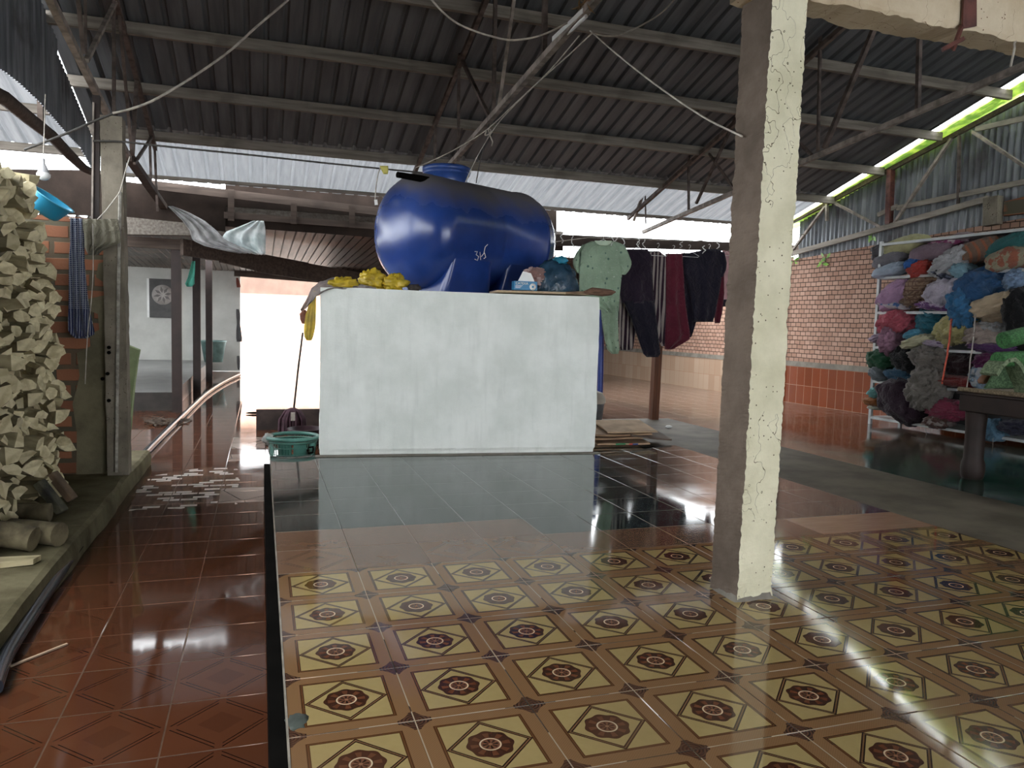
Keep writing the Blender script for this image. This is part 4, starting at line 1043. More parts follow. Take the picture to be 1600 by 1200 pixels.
wv = surf('woven_mat', (.16, .115, .07), .9, .35, 60, .5, 90, col2=(.27, .205, .13))
mo = MB(); mo.tube([(L0.x-.11, L0.y+.10, TZ+.008), (L0.x-.10, L0.y-1, TZ+.008), (L0.x-.10, L0.y-2, TZ+.008)], .022, 10)
mo.box((L0.x-.10, L0.y-2.0, TZ-.013), (L0.x+1.4, L0.y+.11, TZ+.006))
tag(mo.build('woven_mat', wv), 'beige woven mat with a thick rolled edge covering the dark table', 'mat')
gm = surf('green_weave', (.02, .11, .028), .75, .5, 70, .6, 60, col2=(.06, .20, .06), stretch=(1, 1, 1.))
gm2 = surf('pale_green_weave', (.12, .17, .09), .8, .3, 50, .5, 80, col2=(.24, .30, .18))
def roll(name, label, pts, Y, r, mat, sx=1.):
    p = [yc(x, y, Y+i*.0) for i, (x, y) in enumerate(pts)]
    mb = MB()
    mb.tube(p, r, 14)
    return tag(mb.build(name, mat), label, 'mat')
roll('rolled_mat', 'upper green woven mat roll on the dark table', [(1568, 532), (1600, 524), (1640, 516)], 2.62, .075, gm)
roll('rolled_mat', 'lower green woven mat roll above the folded pale mat', [(1558, 562), (1600, 560), (1640, 560)], 2.55, .068, gm)
am = thing('folded_mat', 'pale edged green woven mat folded into an arch on the table', 'mat', tuple(yc(1575, 606, 2.6)))
sheet('mat_panel', [(561, 1566, 1580), (570, 1560, 1588), (582, 1553, 1597), (595, 1546, 1610), (607, 1538, 1622)], 2.62, surf('mid_green_weave', (.035, .085, .035), .85, .4, 60, .5, 80, col2=(.085, .15, .07)), am, 14, 10, .01, .02, 1, 1)
def strip(pts, w0, Y, mat, nm):
    mb = MB(); P = [yc(x, y, Y) for x, y in pts]
    for i in range(len(P)-1): mb.beam(P[i], P[i+1]+(P[i+1]-P[i])*.12, .16, w0, (0, 0, 1))
    return mb.build(nm, mat, am)
strip([(1545, 585), (1553, 572), (1563, 563), (1573, 561), (1582, 569), (1590, 585), (1598, 605), (1606, 626)], .035, 2.55, gm2, 'edge_band')
br = tag(sheet('brown_bag', [(566, 1564, 1572), (580, 1548, 1568), (596, 1536, 1560), (600, 1538, 1556)], 2.75, surf('brown_vinyl', (.22, .10, .05), .5, .3, 6), None, 8, 8, .015, .06, 2, 1), 'brown bag tucked behind the arched pale green mat', 'bag')

# ------------------------------------------------------------------ cardboard heap, pot, blue pipe, far post
card = [surf('card_a', (.48, .33, .21), .9, .2, 5), surf('card_b', (.36, .23, .14), .9, .25, 5), surf('card_c', (.12, .085, .065), .9, .3, 5)]
cz = RZ+.004
cards = [ # photo corners near edge (x0,y0)-(x1,y1), depth, thickness, material
 ((930, 703), (1012, 704), .55, 2, 'lowest printed cardboard sheet in the heap', 1), ((936, 697), (1030, 699), .60, 0, 'cardboard sheet bearing a green and red printed label', 0),
 ((985, 690), (1086, 700), .50, 3, 'dark cardboard sheet sticking out furthest over the floor', 2), ((928, 690), (1020, 690), .60, 1, 'brown cardboard sheet under the two topmost ones', 1),
 ((932, 683), (1020, 681), .62, 0, 'second cardboard sheet from the top of the heap', 1), ((944, 676), (1024, 675), .66, 0, 'topmost tan cardboard sheet on the heap', 0)]
z = cz
for i, (a, b, dp, _m, lb, mi_) in enumerate(cards):
    qa = zc(a[0], a[1], z); qb = zc(b[0], b[1], z)
    if i == 0: base_y = qa.y
    qa = V((qa.x, 5.24+i*.015, z)); qb = V((qb.x, 5.22+i*.02, z))
    dz = .018 if i < 5 else .014
    mb = MB(); nn_ = 10
    def cf(u, v, qa=qa, qb=qb, dp=dp, i=i):
        q = qa+(qb-qa)*u+V((.10*v, dp*v, .05*v*(i/5)+(.035*(u-.6)**2*(i > 3))))
        q.z += .004*math.sin(u*5+i)
        if i == 2: q.z += .06*(1-u)
        return q
    mb.grid(cf, nn_, 5, False, False)
    o = mb.build('cardboard_sheet', card[mi_]); m_ = o.modifiers.new('thick', 'SOLIDIFY'); m_.thickness = dz; m_.offset = 1
    if i == 1:
        for (x0, x1, mt_) in ((968, 992, surf('print_green', (.02, .22, .09), .6, .2)), (992, 998, surf('print_red', (.5, .06, .04), .6, .1)), (998, 1008, surf('print_blue', (.03, .06, .22), .6, .1))):
            ua = (x0-936)/94; ub = (x1-936)/94
            p0 = cf(ua, 0); p1 = cf(ub, 0)
            MB().box((p0.x, p0.y-.003, p0.z+.001), (p1.x, p0.y+.002, p0.z+dz)).build('printed_label', mt_, o)
    tag(o, lb, 'cardboard', 'cardboard heap beside the plinth')
    z += dz+.012
pt_ = thing('clay_pot', 'grey pot with a pale rim standing behind the cardboard heap', 'pot', tuple(zc(938, 662, RZ)))
pcx = zc(927, 664, RZ)
MB().lathe([(.001, 0), (.19, 0), (.21, .12), (.225, .27), (.235, .29)], (pcx.x-.02, pcx.y+.16, RZ+.002), 30).build('pot_body', surf('grey_glaze', (.10, .10, .105), .5, .3, 5), pt_)
MB().lathe([(.235, .29), (.245, .30), (.24, .35), (.20, .43), (.12, .46), (.001, .46)], (pcx.x-.02, pcx.y+.16, RZ+.002), 30).build('rim', surf('pot_rim', (.36, .31, .26), .7, .2, 6), pt_)
tag(MB().tube([yc(936, 650, 8.3), yc(938, 600, 8.3), yc(939, 540, 8.3), yc(939, 470, 8.3)], .045, 12).build('blue_pipe', surf('pipe_blue', (.01, .03, .20), .35, .2, 5)), 'dark blue pipe standing behind the corner of the plinth', 'pipe')
fp = zc(1021, 655, RZ)
ft = yc(1026, 470, fp.y)
tag(MB().beam((fp.x, fp.y, RZ), (fp.x+.03, fp.y, 2.0), .11, .11, (0, 1, 0)).build('timber_post', M['browntimber']), 'red brown timber post standing behind the drying clothes', 'post')
pp = zc(1025, 664, RZ); lm = MB(); lump(lm, (pp.x, pp.y-.35, RZ+.022), (.05, 0, 0), (0, .03, 0), (0, 0, .022), 14, 8, 1, .2); tag(lm.build('paper_scrap', M['white']), 'small white scrap lying on the concrete floor', 'paper')

# ------------------------------------------------------------------ basket, mop
bs = thing('laundry_basket', 'teal plastic laundry basket on the sunken floor beside the plinth', 'basket', tuple(zc(458, 722, LZ)))
bc = zc(457, 716, LZ); bc = V((bc.x, 5.66, LZ+.004))
kk = (bc-CAM).dot(_fw)/FPX; br_ = 38*kk
bc.x = yc(457, 690, 5.66).x
teal = surf('teal_plastic', (.07, .20, .165), .35, .2, 5, .05)
hb = yc(457, 683, 5.66).z-LZ
MB().lathe([(br_*.80, .0), (br_*.80, .02), (.001, .02), (.001, 0.), (br_*.80, 0)], bc, 40).build('base', teal, bs)
wl = MB()
nseg = 48
def wallpt(a, t, r=0): R_ = br_*(.80+.17*t)+r; return bc+V((math.cos(a)*R_, math.sin(a)*R_, t*hb))
for k in range(nseg):
    a = 2*PI*k/nseg
    solid = (int(k/6) % 2 == 0 and k % 12 < 5)
    if solid: continue
    wl.tube([wallpt(a, .02), wallpt(a, .35), wallpt(a, .95)], .0042, 5)
for t in (.03, .22, .40, .58, .76): wl.tube([wallpt(2*PI*i/48, t) for i in range(48)], .0042, 5, False, True)
for k in range(0, nseg, 12):
    vs = []
    for j in range(6):
        for t in (.02, .9): vs.append(wallpt(2*PI*(k+j*.9)/nseg, t))
    wl.add(vs, [(2*j, 2*j+2, 2*j+3, 2*j+1) for j in range(5)], True)
wl.tube([wallpt(2*PI*i/48, .90) for i in range(48)], .012, 6, False, True)
wl.build('lattice_wall', teal, bs)
MB().tube([wallpt(2*PI*i/48, 1.0, .012) for i in range(48)], .020, 8, False, True).build('rim', teal, bs)
ha = -PI/2+.75
MB().tube([wallpt(ha+dx, tt, .02) for dx, tt in ((-.13, .78), (.13, .78), (.15, .70), (.13, .62), (-.13, .62), (-.15, .70))], .009, 6, False, True).build('grip', M['black'], bs)
wb = mat_plastic('white_bag', (.75, .75, .72), .9, .4, .4)
c_ = yc(419, 686, 5.62); lm = MB(); lump(lm, c_, (.055, 0, 0), (0, .05, 0), (0, 0, .055), 20, 14, 1, .35, 3, 3, None, .5); lump(lm, yc(424, 702, 5.62), (.03, 0, 0), (0, .03, 0), (0, 0, .06), 16, 10, 1, .35, 3, 8, None, .5)
tag(lm.build('white_bag', wb), 'white plastic bag tied to the rim of the teal basket', 'plastic bag')
mp = thing('mop', 'string mop with a dark purple head leaning on the raised floor edge', 'mop', tuple(zc(455, 678, LZ)))
MB().tube([yc(473, 520, 7.7), yc(466, 575, 7.9), yc(459, 640, 8.15)], .013, 8).build('handle', M['wire_dark'], mp)
mb = MB()
hc = yc(458, 640, 8.15)
for k in range(26):
    a = 2*PI*k/26+.1; r = .13+.05*random.random()
    mb.tube([hc+V((math.cos(a)*.02, math.sin(a)*.02, .01)), hc+V((math.cos(a)*r*.6, math.sin(a)*r*.4-.06, -.02)), hc+V((math.cos(a)*r, math.sin(a)*r*.4-.08, -.12)), hc+V((math.cos(a)*r*1.05, math.sin(a)*r*.3-.08, -.29))], [.02, .022, .022, .018], 5)
mb.build('string_head', surf('mop_purple', (.05, .022, .032), .95, .4, 12, .4), mp)
MB().box(tuple(hc+V((-.035, -.16, -.13))), tuple(hc+V((.02, -.13, -.02)))).build('clip', M['wire'], mp)
bt_ = thing('dark_tub', 'dark maroon tub between the mop and the plinth', 'tub', tuple(zc(474, 676, LZ)))
MB().lathe([(.001, 0), (.20, 0), (.23, .18), (.235, .19), (.22, .19), (.19, .02), (.001, .02)], (yc(478, 660, 7.6).x, 7.6, LZ+.003), 30).build('body', surf('tub_maroon', (.035, .018, .022), .4, .3, 5), bt_)
# ------------------------------------------------------------------ firewood
def wood_proto(k):
    r_ = random.Random(k); kind = k % 5
    if kind == 0: poly = [(math.cos(a)*.056*(1+.16*r_.uniform(-1, 1)), math.sin(a)*.052*(1+.16*r_.uniform(-1, 1))) for a in [i*2*PI/8 for i in range(8)]]
    elif kind == 1: poly = [(-.05, -.045)]+[(-.05+.115*math.cos(a), -.045+.105*math.sin(a)) for a in [i*PI/2/4 for i in range(5)]]
    elif kind == 2: poly = [(-.07, -.022), (.055, -.038), (.068, .008), (.0, .045), (-.05, .03)]
    elif kind == 3: poly = [(-.035, -.055), (.03, -.06), (.045, .0), (.02, .062), (-.03, .05), (-.045, .01)]
    else: poly = [(-.06, -.02), (.01, -.055), (.062, -.015), (.04, .03)]
    n = len(poly); me = MB(); L = .34; nz = 8
    cut = r_.uniform(-.5, .5); cut2 = r_.uniform(-.5, .5); tp = r_.uniform(.82, 1.0)
    vs = []
    for j in range(nz):
        t = j/(nz-1)
        for (y, z) in poly:
            e = (1+.10*mnoise.noise(V((t*5, y*30+k, z*30))))*(1-(1-tp)*max(0, t-.6)/.4)
            x = -L+L*t
            if j == nz-1: x += y*cut+z*cut2+.02*mnoise.noise(V((y*60, z*60, k)))
            vs.append(V((x, y*e+.016*math.sin(t*3+k), z*e)))
    me.add(vs, [(j*n+i, j*n+(i+1) % n, (j+1)*n+(i+1) % n, (j+1)*n+i) for j in range(nz-1) for i in range(n)]+[list(range(n))[::-1], list(range((nz-1)*n, nz*n))])
    m = bpy.data.meshes.new('firewood_billet'); m.from_pydata([tuple(v) for v in me.v], [], me.f)
    m.materials.append(M['firewood']); m.materials.append(M['fire_end']); m.polygons[len(m.polygons)-1].material_index = 1
    return m
protos = [wood_proto(k) for k in range(20)]
cnt = 0
rg_ = random.Random(11)
KZ = -.128
y = 2.42; col = 0
rest = MB(); rest_ends = []
while y < 4.92:
    ztop = 2.28-(.10 if y > 4.3 else 0)-(max(0, y-4.4)*.6)
    z = KZ+.05+(.045 if col % 2 else 0)
    while z < ztop:
        me_ = rg_.choice(protos); s_ = rg_.uniform(.82, 1.15)
        inset = -1.62-(z*.05)+rg_.uniform(-.15, .08)-(.05 if y > 4.5 else 0)
        loc = V((inset, y+rg_.uniform(-.015, .015), z+rg_.uniform(-.012, .012)))
        rot = (rg_.uniform(0, 6.28), rg_.uniform(-.14, .14), rg_.uniform(-1.15, -.25)); scl = (rg_.uniform(.9, 1.2), s_*1.0, s_*1.0)
        if cnt < 295:
            o = bpy.data.objects.new('firewood_billet', me_); COL.objects.link(o)
            o.location = loc; o.rotation_euler = rot; o.scale = scl
            tag(o, 'split firewood billet stacked in the tall pile on the kerb', 'firewood', 'firewood billets in the pile'); cnt += 1
        else:
            from mathutils import Euler
            mw = Matrix.LocRotScale(loc, Euler(rot), V(scl))
            b0 = len(rest.f); rest.add([mw @ v.co for v in me_.vertices], [list(p.vertices) for p in me_.polygons]); rest_ends.append(len(rest.f)-1)
        z += .104
    y += .116; col += 1
ro = rest.build('firewood', M['firewood']); ro.data.materials.append(M['fire_end'])
for i in rest_ends: ro.data.polygons[i].material_index = 1
tag(ro, 'rest of the stacked firewood, at the brick pier end of the pile', 'firewood', None, 'stuff')
# bigger loose pieces at the foot of the pile
def log(a, b, r, label, seed):
    mb = MB(); a = V(a); b = V(b)
    pts = [a+(b-a)*(i/6)+V((.01*math.sin(i+seed), .01*math.cos(i*1.3+seed), 0)) for i in range(7)]
    mb.tube(pts, [r*(1+.12*mnoise.noise(V((i*.7, seed, 0)))) for i in range(7)], 12)
    return tag(mb.build('firewood_log', M['log']), label, 'log')
lz = KZ
q = zc(18, 862, lz); log((q.x-.25, q.y+.02, lz+.16), (q.x+.12, q.y-.02, lz+.075), .075, 'thick round log leaning at the foot of the firewood pile', 1)
q = zc(55, 850, lz); log((q.x-.16, q.y+.10, lz+.075), (q.x+.14, q.y-.06, lz+.07), .072, 'thick split log with dark bark lying at the foot of the pile', 2)
q = zc(60, 815, lz); log((q.x-.16, q.y+.06, lz+.065), (q.x+.07, q.y, lz+.062), .062, 'short reddish log beside the leaning bricks', 3)
q = zc(25, 880, lz); tag(MB().prism([V((q.x-.2, q.y-.12, lz+.003)), V((q.x+.10, q.y-.06, lz+.003)), V((q.x+.12, q.y+.02, lz+.003)), V((q.x-.18, q.y+.04, lz+.003))], (0, 0, .03)).build('wood_slab', M['firewood']), 'thin pale slab of wood flat on the kerb', 'wood')
# two leaning bricks
for i, (x0, y0, lb) in enumerate([(88, 806, 'black sooty brick leaning against the firewood'), (104, 786, 'brown brick leaning behind the sooty black one')]):
    q = zc(x0, y0, lz+.002); mb = MB()
    u = V((-.16, .03, .23)).normalized()*(.27 if i == 0 else .25); d_ = V((.05, .16, 0)).normalized()*.085; w_ = u.cross(d_).normalized()*-.055
    if w_.z < 0: w_ = -w_
    p = [q, q+d_, q+d_+w_, q+w_]
    mb.hexa([p[0], p[1], p[2], p[3], p[0]+u, p[1]+u, p[2]+u, p[3]+u])
    mn_ = min(v.z for v in mb.v)
    for v in mb.v: v.z += lz+.002-mn_
    tag(mb.build('brick', surf('sooty_brick' if i == 0 else 'brown_brick', (.018, .016, .012) if i == 0 else (.13, .085, .05), .8, .4, 8, .4, 40, col2=(.10, .095, .06) if i == 0 else None), None, .006), lb, 'brick')

# basin, bulb, cloths on the pier
cy = .0
ba = thing('basin', 'light blue plastic basin tucked into the top of the firewood pile', 'basin', tuple(yc(78, 326, 4.75)))
c0 = yc(76, 322, 4.75); axv = V((.55, -.10, .8)).normalized()
bl_ = surf('basin_blue', (.03, .30, .50), .35, .15, 4, .03)
MB().lathe([(.001, -.075), (.10, -.075), (.115, -.055), (.15, .06), (.158, .07)], c0, 36, axv).build('bowl', bl_, ba)
MB().lathe([(.158, .068), (.172, .072), (.172, .062), (.157, .058)], c0, 36, axv).build('rim', surf('basin_rim', (.10, .44, .62), .35, .1, 4, .02), ba)
lb_ = thing('light_bulb', 'unlit white bulb hanging at the side opening above the firewood', 'bulb', tuple(yc(68, 280, 4.6)))
c0 = yc(68, 268, 4.6)
MB().lathe([(.012, .10), (.014, .06), (.024, .04), (.036, .01), (.045, -.01)], c0, 20).build('socket', surf('bulb_grey', (.42, .42, .43), .5, .05), lb_)
MB().lathe([(.045, -.01), (.05, -.02), (.048, -.04), (.036, -.058), (.018, -.067), (.001, -.07)], c0, 20).build('globe', surf('bulb_white', (.85, .85, .84), .3, .02), lb_)
MB().tube([c0+V((0, 0, .10)), c0+V((.01, 0, .30)), c0+V((0, .1, .62))], .004, 5).build('flex', M['wire'], lb_)
kr = mat_fabric('navy_check', (.018, .026, .085), (.36, .38, .42), .9, 120, 'fade')
tag(sheet('check_scarf', [(341, 110, 130), (352, 110, 131), (380, 110, 131), (410, 108, 131), (440, 108, 134), (470, 108, 137), (500, 107, 143), (518, 107, 147), (524, 112, 147), (529, 119, 134)], 5.02, kr, None, 18, 30, .022, .02, 1, 2.6), 'navy and white checked scarf hanging on the brick pier', 'scarf')
tag(sheet('olive_cloth', [(342, 129, 183), (350, 129, 185), (362, 130, 187), (376, 131, 189), (380, 131, 187), (385, 131, 174), (392, 134, 158), (398, 138, 153)], 5.00, mat_fabric('olive_drab', (.19, .175, .13)), None, 24, 18, .022, .016, 4, 4.2), 'olive drab cloth hanging beside the checked scarf', 'cloth')
tag(MB().tube([yc(108, 341, 5.04), yc(150, 344, 5.02), yc(186, 343, 5.03)], .005, 5).build('cloth_line', M['wire']), 'short line holding the scarf and olive cloth', 'line')
def cable(name, label, pts, r=.006, mt='wire', n=6):
    P = []
    for a, b in zip(pts, pts[1:]):
        for k in range(4):
            t = k/4; P.append(a+(b-a)*t)
    P.append(pts[-1])
    # soften corners
    for _ in range(2): P = [P[0]]+[(P[i-1]+P[i]*2+P[i+1])/4 for i in range(1, len(P)-1)]+[P[-1]]
    return tag(MB().tube(P, r, n).build(name, M[mt]), label, 'cable')
X_ = lambda L, Y: [yc(x, y, Y) for x, y in L]
cable('cable', 'dark cable looping from the roof down to the top of the stained post', X_([(470, -20), (445, 5), (400, 42), (362, 78), (320, 108), (280, 134), (235, 160), (200, 172), (176, 177)], 5.0), .011)
cable('cable', 'cable running from the stained post top out to the side opening', X_([(176, 178), (145, 190), (110, 206), (70, 222), (38, 234)], 4.98), .010, 'wire_dark')
cable('cable', 'dark level cable from the stained post to the blue tank', [yc(145, 220, 5.04), yc(190, 221, 5.06), yc(250, 228, 5.1), yc(330, 236, 5.2), yc(400, 243, 5.3), yc(500, 254, 5.4), yc(600, 264, 5.5), yc(660, 270, 5.55)], .009, 'wire_dark')
cable('cable', 'sagging pale cable under the roof above the blue tank', X_([(668, -8), (690, 18), (715, 38), (750, 52), (795, 64), (830, 60), (860, 50), (886, 36)], 3.0), .007)
cable('cable', 'pale cable looping up to the roof from the tube lamp', X_([(925, 52), (945, 57), (965, 56), (990, 46), (1020, 30), (1040, 15), (1062, -10)], 2.7), .006)
cable('cable', 'thin straight cable from the tube lamp to the limewashed column', [yc(922, 48, 2.75), yc(960, 82, 2.45), yc(1010, 122, 1.9), yc(1060, 158, 1.45), yc(1110, 190, 1.1), yc(1160, 213, .80)], .005)
cable('cable', 'thin cable along the truss chord down to the blue tank', [yc(925, 52, 2.72), yc(890, 85, 3.1), yc(850, 120, 3.7), yc(800, 166, 4.6), yc(760, 205, 5.2), yc(700, 240, 5.4), yc(650, 262, 5.5)], .005)
cable('cable', 'second thin cable tied at the truss knot above the tank', [yc(905, 56, 2.9), yc(860, 110, 3.5), yc(810, 158, 4.4), yc(775, 195, 5.0), yc(745, 245, 5.4), yc(727, 285, 5.42)], .005)
cable('cable', 'short cable dropping from the truss knot onto the tank lid', [yc(765, 190, 5.18), yc(757, 225, 5.3), yc(748, 262, 5.4), yc(744, 286, 5.45)], .006, 'wire_dark')
cable('cable', 'hanging wire with a yellow tag beside the blue tank', X_([(594, 262), (590, 275), (587, 295), (586, 312)], 5.45), .006)
tag(MB().beam(yc(587, 312, 5.45), yc(588, 320, 5.45), .03, .012, (0, 1, 0)).build('socket_end', M['white']), 'small pale connector at the end of the wire by the tank', 'connector')
tag(sheet('yellow_tag', [(259, 593, 606), (264, 595, 607), (272, 599, 606)], 5.44, surf('tag_yellow', (.62, .55, .14), .6, .1), None, 5, 5, .004, .004), 'small yellow tag tied on the level cable', 'tag')
kt = cable('string_knot', 'tangled pale string knot under the truss by the tank', X_([(760, 205), (757, 212), (764, 210), (768, 204), (762, 200), (766, 214), (770, 222), (768, 228)], 5.15), .007)
cable('cable', 'cable hanging down beside the dark tube lamp post', X_([(145, 350), (146, 420), (143, 470), (136, 530), (133, 600)], 4.98), .004)
cable('cable', 'pale string stretched from the scarf line up past the stained post', X_([(152, 343), (165, 330), (180, 310), (188, 300), (195, 270), (203, 245)], 4.97), .005)
cable('cable', 'pale cord knotted on the ochre lintel hanging beside the strap', X_([(1598, 40), (1590, 60), (1584, 68), (1586, 74), (1582, 90), (1579, 104)], .72), .006)
# tube lamp on the truss
tl = thing('tube_lamp', 'white unlit tube lamp fixed under the truss chord', 'lamp', tuple(xc(895, 45, 2.13)))
a = xc(868, 66, 2.10); b = xc(916, 22, 2.10)
MB().beam(a+V((0, 0, .02)), b+V((0, 0, .02)), .06, .035).build('housing', M['white'], tl)
MB().tube([a-V((0, 0, .015)), b-V((0, 0, .015))], .014, 10).build('tube', surf('tube_glass', (.82, .83, .83), .2, .02), tl)
dl = MB(); rr_ = random.Random(3)
for k in range(16):
    c = xc(912+rr_.uniform(-12, 16), 4+rr_.uniform(-8, 10), 2.12+rr_.uniform(-.05, .05)); d = V((rr_.uniform(-1, 1), rr_.uniform(-1, 1), rr_.uniform(-1, 1))).normalized(); e = d.orthogonal().normalized()
    dl.add([c-d*.05, c+e*.02+d.cross(e)*.01, c+d*.05, c-e*.02+d.cross(e)*.01], [(0, 1, 2, 3)])
tag(dl.build('dry_leaves', surf('dry_leaf', (.30, .19, .10), .9, .4, 14)), 'clump of dry leaves caught on the truss above the tube lamp', 'leaves', None, 'stuff')

# ------------------------------------------------------------------ aisle things
HZ = LZ+.042
hp = [zc(-12, 1075, HZ), zc(5, 1024, HZ), zc(60, 940, HZ), zc(110, 868, HZ), zc(155, 805, HZ), zc(190, 758, HZ), zc(213, 722, HZ), zc(236, 698, HZ), zc(262, 672, HZ), zc(290, 645, HZ), zc(318, 618, HZ), zc(338, 604, HZ), zc(356, 594, HZ), zc(374, 586, HZ)]
cable('hose', 'thick black water hose lying along the kerb down the aisle', hp, .040, 'hose', 12)['category'] = 'hose'
tag(MB().beam(zc(16, 1041, LZ+.006), zc(105, 1006, LZ+.006), .012, .008).build('stick', surf('pale_stick', (.42, .30, .21), .6, .1)), 'thin pale stick lying on the brown tiles near the hose', 'stick')
db = MB(); rr_ = random.Random(5)
for k in range(60):
    q = zc(252+rr_.gauss(0, 16), 660+rr_.gauss(0, 2.2), LZ+.004); L = rr_.uniform(.05, .16); a = rr_.uniform(0, PI)
    db.beam(q+V((-math.cos(a)*L, -math.sin(a)*L, .004+rr_.random()*.03)), q+V((math.cos(a)*L, math.sin(a)*L, .004+rr_.random()*.05)), .02, .012)
tag(db.build('debris', surf('debris_dark', (.05, .032, .02), .9, .4, 14)), 'dark leaf litter swept beside the hose', 'debris', None, 'stuff')
# brown posts of the side bay
for (x, yb, yt, lb) in [(277, 645, 384, 'brown steel post standing closest to the stained concrete post'), (308, 612, 392, 'middle one of the three brown steel posts'), (327, 597, 396, 'brown steel post nearest the bright doorway')]:
    q = zc(x, yb, LZ); t = yc(x-1, yt, q.y)
    tag(MB().box((q.x-.075, q.y-.04, LZ), (q.x+.075, q.y+.04, t.z)).build('steel_post', M['darkred']), lb, 'post', 'brown posts of the side bay' if 0 else None)
tag(MB().beam(yc(180, 376, 11.0), yc(300, 384, 11.0), .08, .16).build('bay_beam', M['darkwood']), 'dark beam on top of the brown post nearest the concrete post', 'beam')
gu = MB(); ga = [yc(284, 386, 10.85), yc(345, 396, 11.6), yc(400, 410, 12.4), yc(480, 424, 13.4), yc(585, 442, 14.4)]
gw = [.13, .15, .17, .16, .06]
for s_ in range(4): gu.beam(ga[s_], ga[s_+1], .06, gw[s_]*2, (0, 0, 1))
tag(gu.build('gutter_board', M['darkwood']), 'long dark sagging board running from the brown post towards the tank', 'board')
plastic = mat_plastic('clear_sheet', (.50, .50, .50), .7, .2, .3)
tag(sheet('plastic_sheet', [(322, 262, 270), (332, 272, 296), (345, 285, 320), (360, 296, 338), (375, 300, 352), (384, 318, 372), (392, 352, 392), (396, 372, 398)], 10.25, plastic, None, 20, 20, .05, .006, 2, 3), 'crumpled clear plastic sheet sagging onto the dark board', 'plastic sheet')
tag(sheet('tarpaulin', [(345, 395, 412), (352, 378, 414), (362, 352, 415), (372, 346, 415), (382, 352, 415), (392, 380, 415), (398, 400, 414)], 10.36, mat_plastic('pale_tarp', (.80, .92, .92), .98, .3, .3), None, 18, 14, .05, .006, 5, 3), 'pale blue white plastic sheet draped over the dark board', 'plastic sheet')
tag(sheet('green_cloth', [(408, 300, 305), (420, 297, 305), (435, 293, 304), (444, 289, 304), (448, 292, 300)], 13.5, mat_fabric('jade', (.10, .42, .32)), None, 8, 10, .02, .015, 1, 1), 'jade green cloth hanging between the brown posts', 'cloth')
# poster
ps = thing('poster', 'dark poster with a pale round flower wheel on the grey wall', 'poster', tuple(yc(252, 465, 21.24)))
pa_ = yc(233, 435, 21.22); pb2 = yc(273, 497, 21.22)
MB().box((pa_.x, 21.215, pb2.z), (pb2.x, 21.235, pa_.z)).build('sheet', surf('poster_dark', (.045, .042, .04), .5, .3, 5, 0), ps)
MB().box((pa_.x-.06, 21.22, pb2.z), (pa_.x, 21.24, pa_.z)).build('white_edge', M['white'], ps)
pcx = V(((pa_.x+pb2.x)/2+.02, 21.21, (pa_.z+pb2.z)/2+.10)); prr = (pb2.x-pa_.x)*.43
MB().lathe([(prr, 0), (prr, .006), (.001, .006)], pcx, 40, (0, -1, 0)).build('wheel', surf('poster_pale', (.34, .31, .29), .6, .2, 6, 0), ps)
pe = MB()
for k in range(8):
    a = k*PI/4+.2
    pe.prism([pcx+V((math.cos(a+d)*prr*r, -.010, math.sin(a+d)*prr*r)) for d, r in ((0, .18), (.28, .5), (0, .86), (-.28, .5))], (0, .002, 0))
pe.build('petal_pattern', surf('poster_petal', (.13, .115, .11), .6, .2, 6, 0), ps)
tag(MB().lathe([(.001, 0), (.24, 0), (.33, .55), (.35, .56), (.35, .60), (.32, .59), (.23, .02), (.001, .02)], (yc(334, 585, 20.5).x, 20.4, .034), 24).build('teal_tub', surf('tub_teal', (.13, .22, .205), .5, .3, 5)), 'faded teal tub on the raised slab by the grey wall', 'tub')
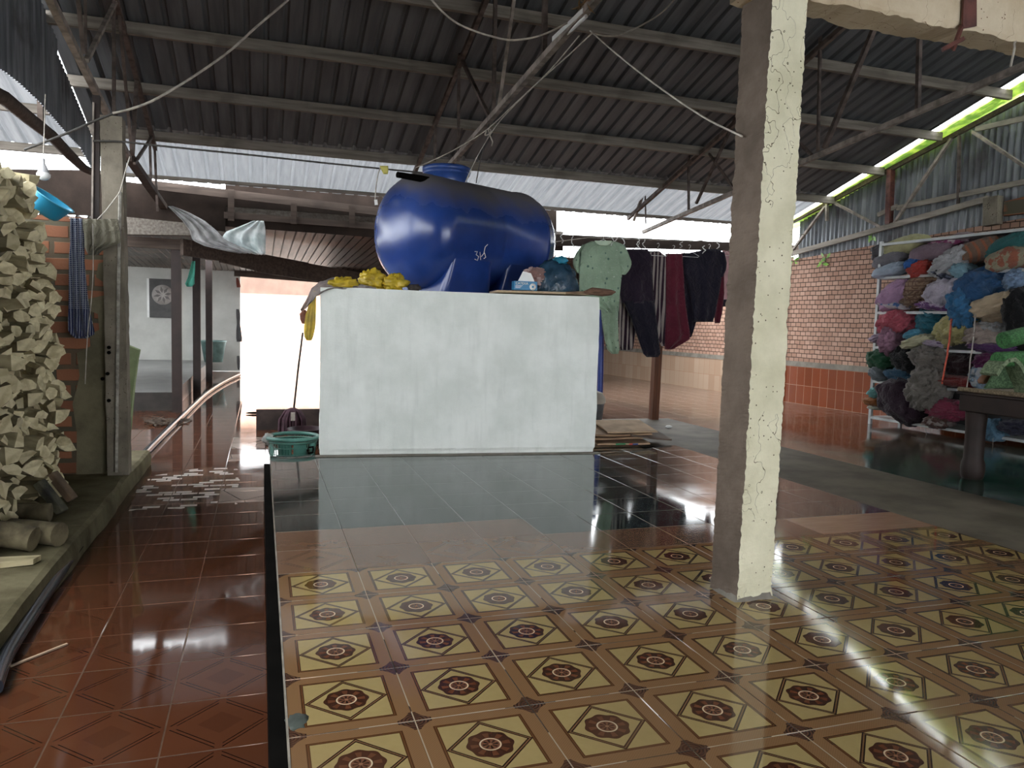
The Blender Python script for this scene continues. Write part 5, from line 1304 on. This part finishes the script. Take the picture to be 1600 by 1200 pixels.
# things at the doorway edge
tag(sheet('hanging_coat', [(483, 369, 373), (492, 369, 376), (505, 370, 375), (518, 369, 377), (533, 369, 379), (534, 370, 378)], 21.0, mat_fabric('coat_grey', (.10, .10, .10)), None, 8, 10, .03, .05, 1, 1), 'dark coat hanging at the edge of the bright doorway', 'coat')
tag(sheet('brown_hat', [(434, 369, 372), (442, 369, 375), (449, 370, 376)], 21.0, mat_fabric('cap_brown', (.22, .07, .05)), None, 6, 6, .02, .05, 1, 1), 'brown hat hanging high at the doorway edge', 'hat')
tag(sheet('hanging_strap', [(556, 370, 374), (565, 370, 375), (575, 371, 375), (578, 372, 374)], 21.0, mat_fabric('strap_grey', (.12, .12, .12)), None, 5, 6, .02, .05, 1, 1), 'grey bag hanging low at the doorway edge', 'bag')
tag(MB().beam(yc(366, 426, 21.1), yc(520, 438, 21.1), .12, .20).build('door_header', M['darkwood']), 'dark header beam above the bright doorway', 'beam')
sw = zc(402, 612, LZ); lm = MB(); lump(lm, (sw.x, sw.y-4, LZ+.02), (.16, 0, 0), (0, .05, 0), (0, 0, .018), 16, 8, 1, .2); tag(lm.build('sandal', M['black']), 'dark sandal lying on the bright aisle floor', 'sandal')
# leaves at the top of the brick wall
lf = surf('leaf_green', (.16, .36, .035), .5, .3, 10)
for (x, y, lb) in [(1362, 368, 'green sprig growing over the brick wall by the rack'), (1290, 404, 'green sprig growing through the gap above the bricks'), (1242, 407, 'green sprig at the corner post above the bricks')]:
    mb = MB(); c = gpt(x, y, .05); r_ = random.Random(x)
    for k in range(7):
        d = V((r_.uniform(-.4, .4), r_.uniform(-1, 1), r_.uniform(-.9, .6))).normalized(); e = d.cross(V((1, 0, .2))).normalized(); L = r_.uniform(.08, .16)
        mb.add([c, c+d*L*.5+e*L*.22, c+d*L, c+d*L*.5-e*L*.22], [(0, 1, 2, 3)]); c = c+V((0, r_.uniform(-.05, .05), r_.uniform(-.06, .04)))
    tag(mb.build('leaf_sprig', lf), lb, 'plant', 'sprigs over the brick wall' if 0 else None)
# chipped corner of the platform
ch = zc(452, 1128, 0)
lm = MB(); lump(lm, (.03, ch.y, -.001), (.035, 0, 0), (0, .055, 0), (0, 0, .004), 20, 8, 1, .3); tag(lm.build('mortar_patch', surf('patch_green', (.045, .055, .045), .8, .3, 10)), 'grey green mortar patch at the chipped platform edge', 'patch')
# ------------------------------------------------------------------ light
w = bpy.data.worlds.new('world'); scene.world = w; w.use_nodes = True
bg = w.node_tree.nodes['Background']; bg.inputs[0].default_value = (.93, .97, 1, 1); bg.inputs[1].default_value = 8.0
vs_ = scene.view_settings
vs_.view_transform = 'Standard'; vs_.look = 'None'; vs_.gamma = 1; vs_.use_curve_mapping = False; vs_.exposure = 0.38
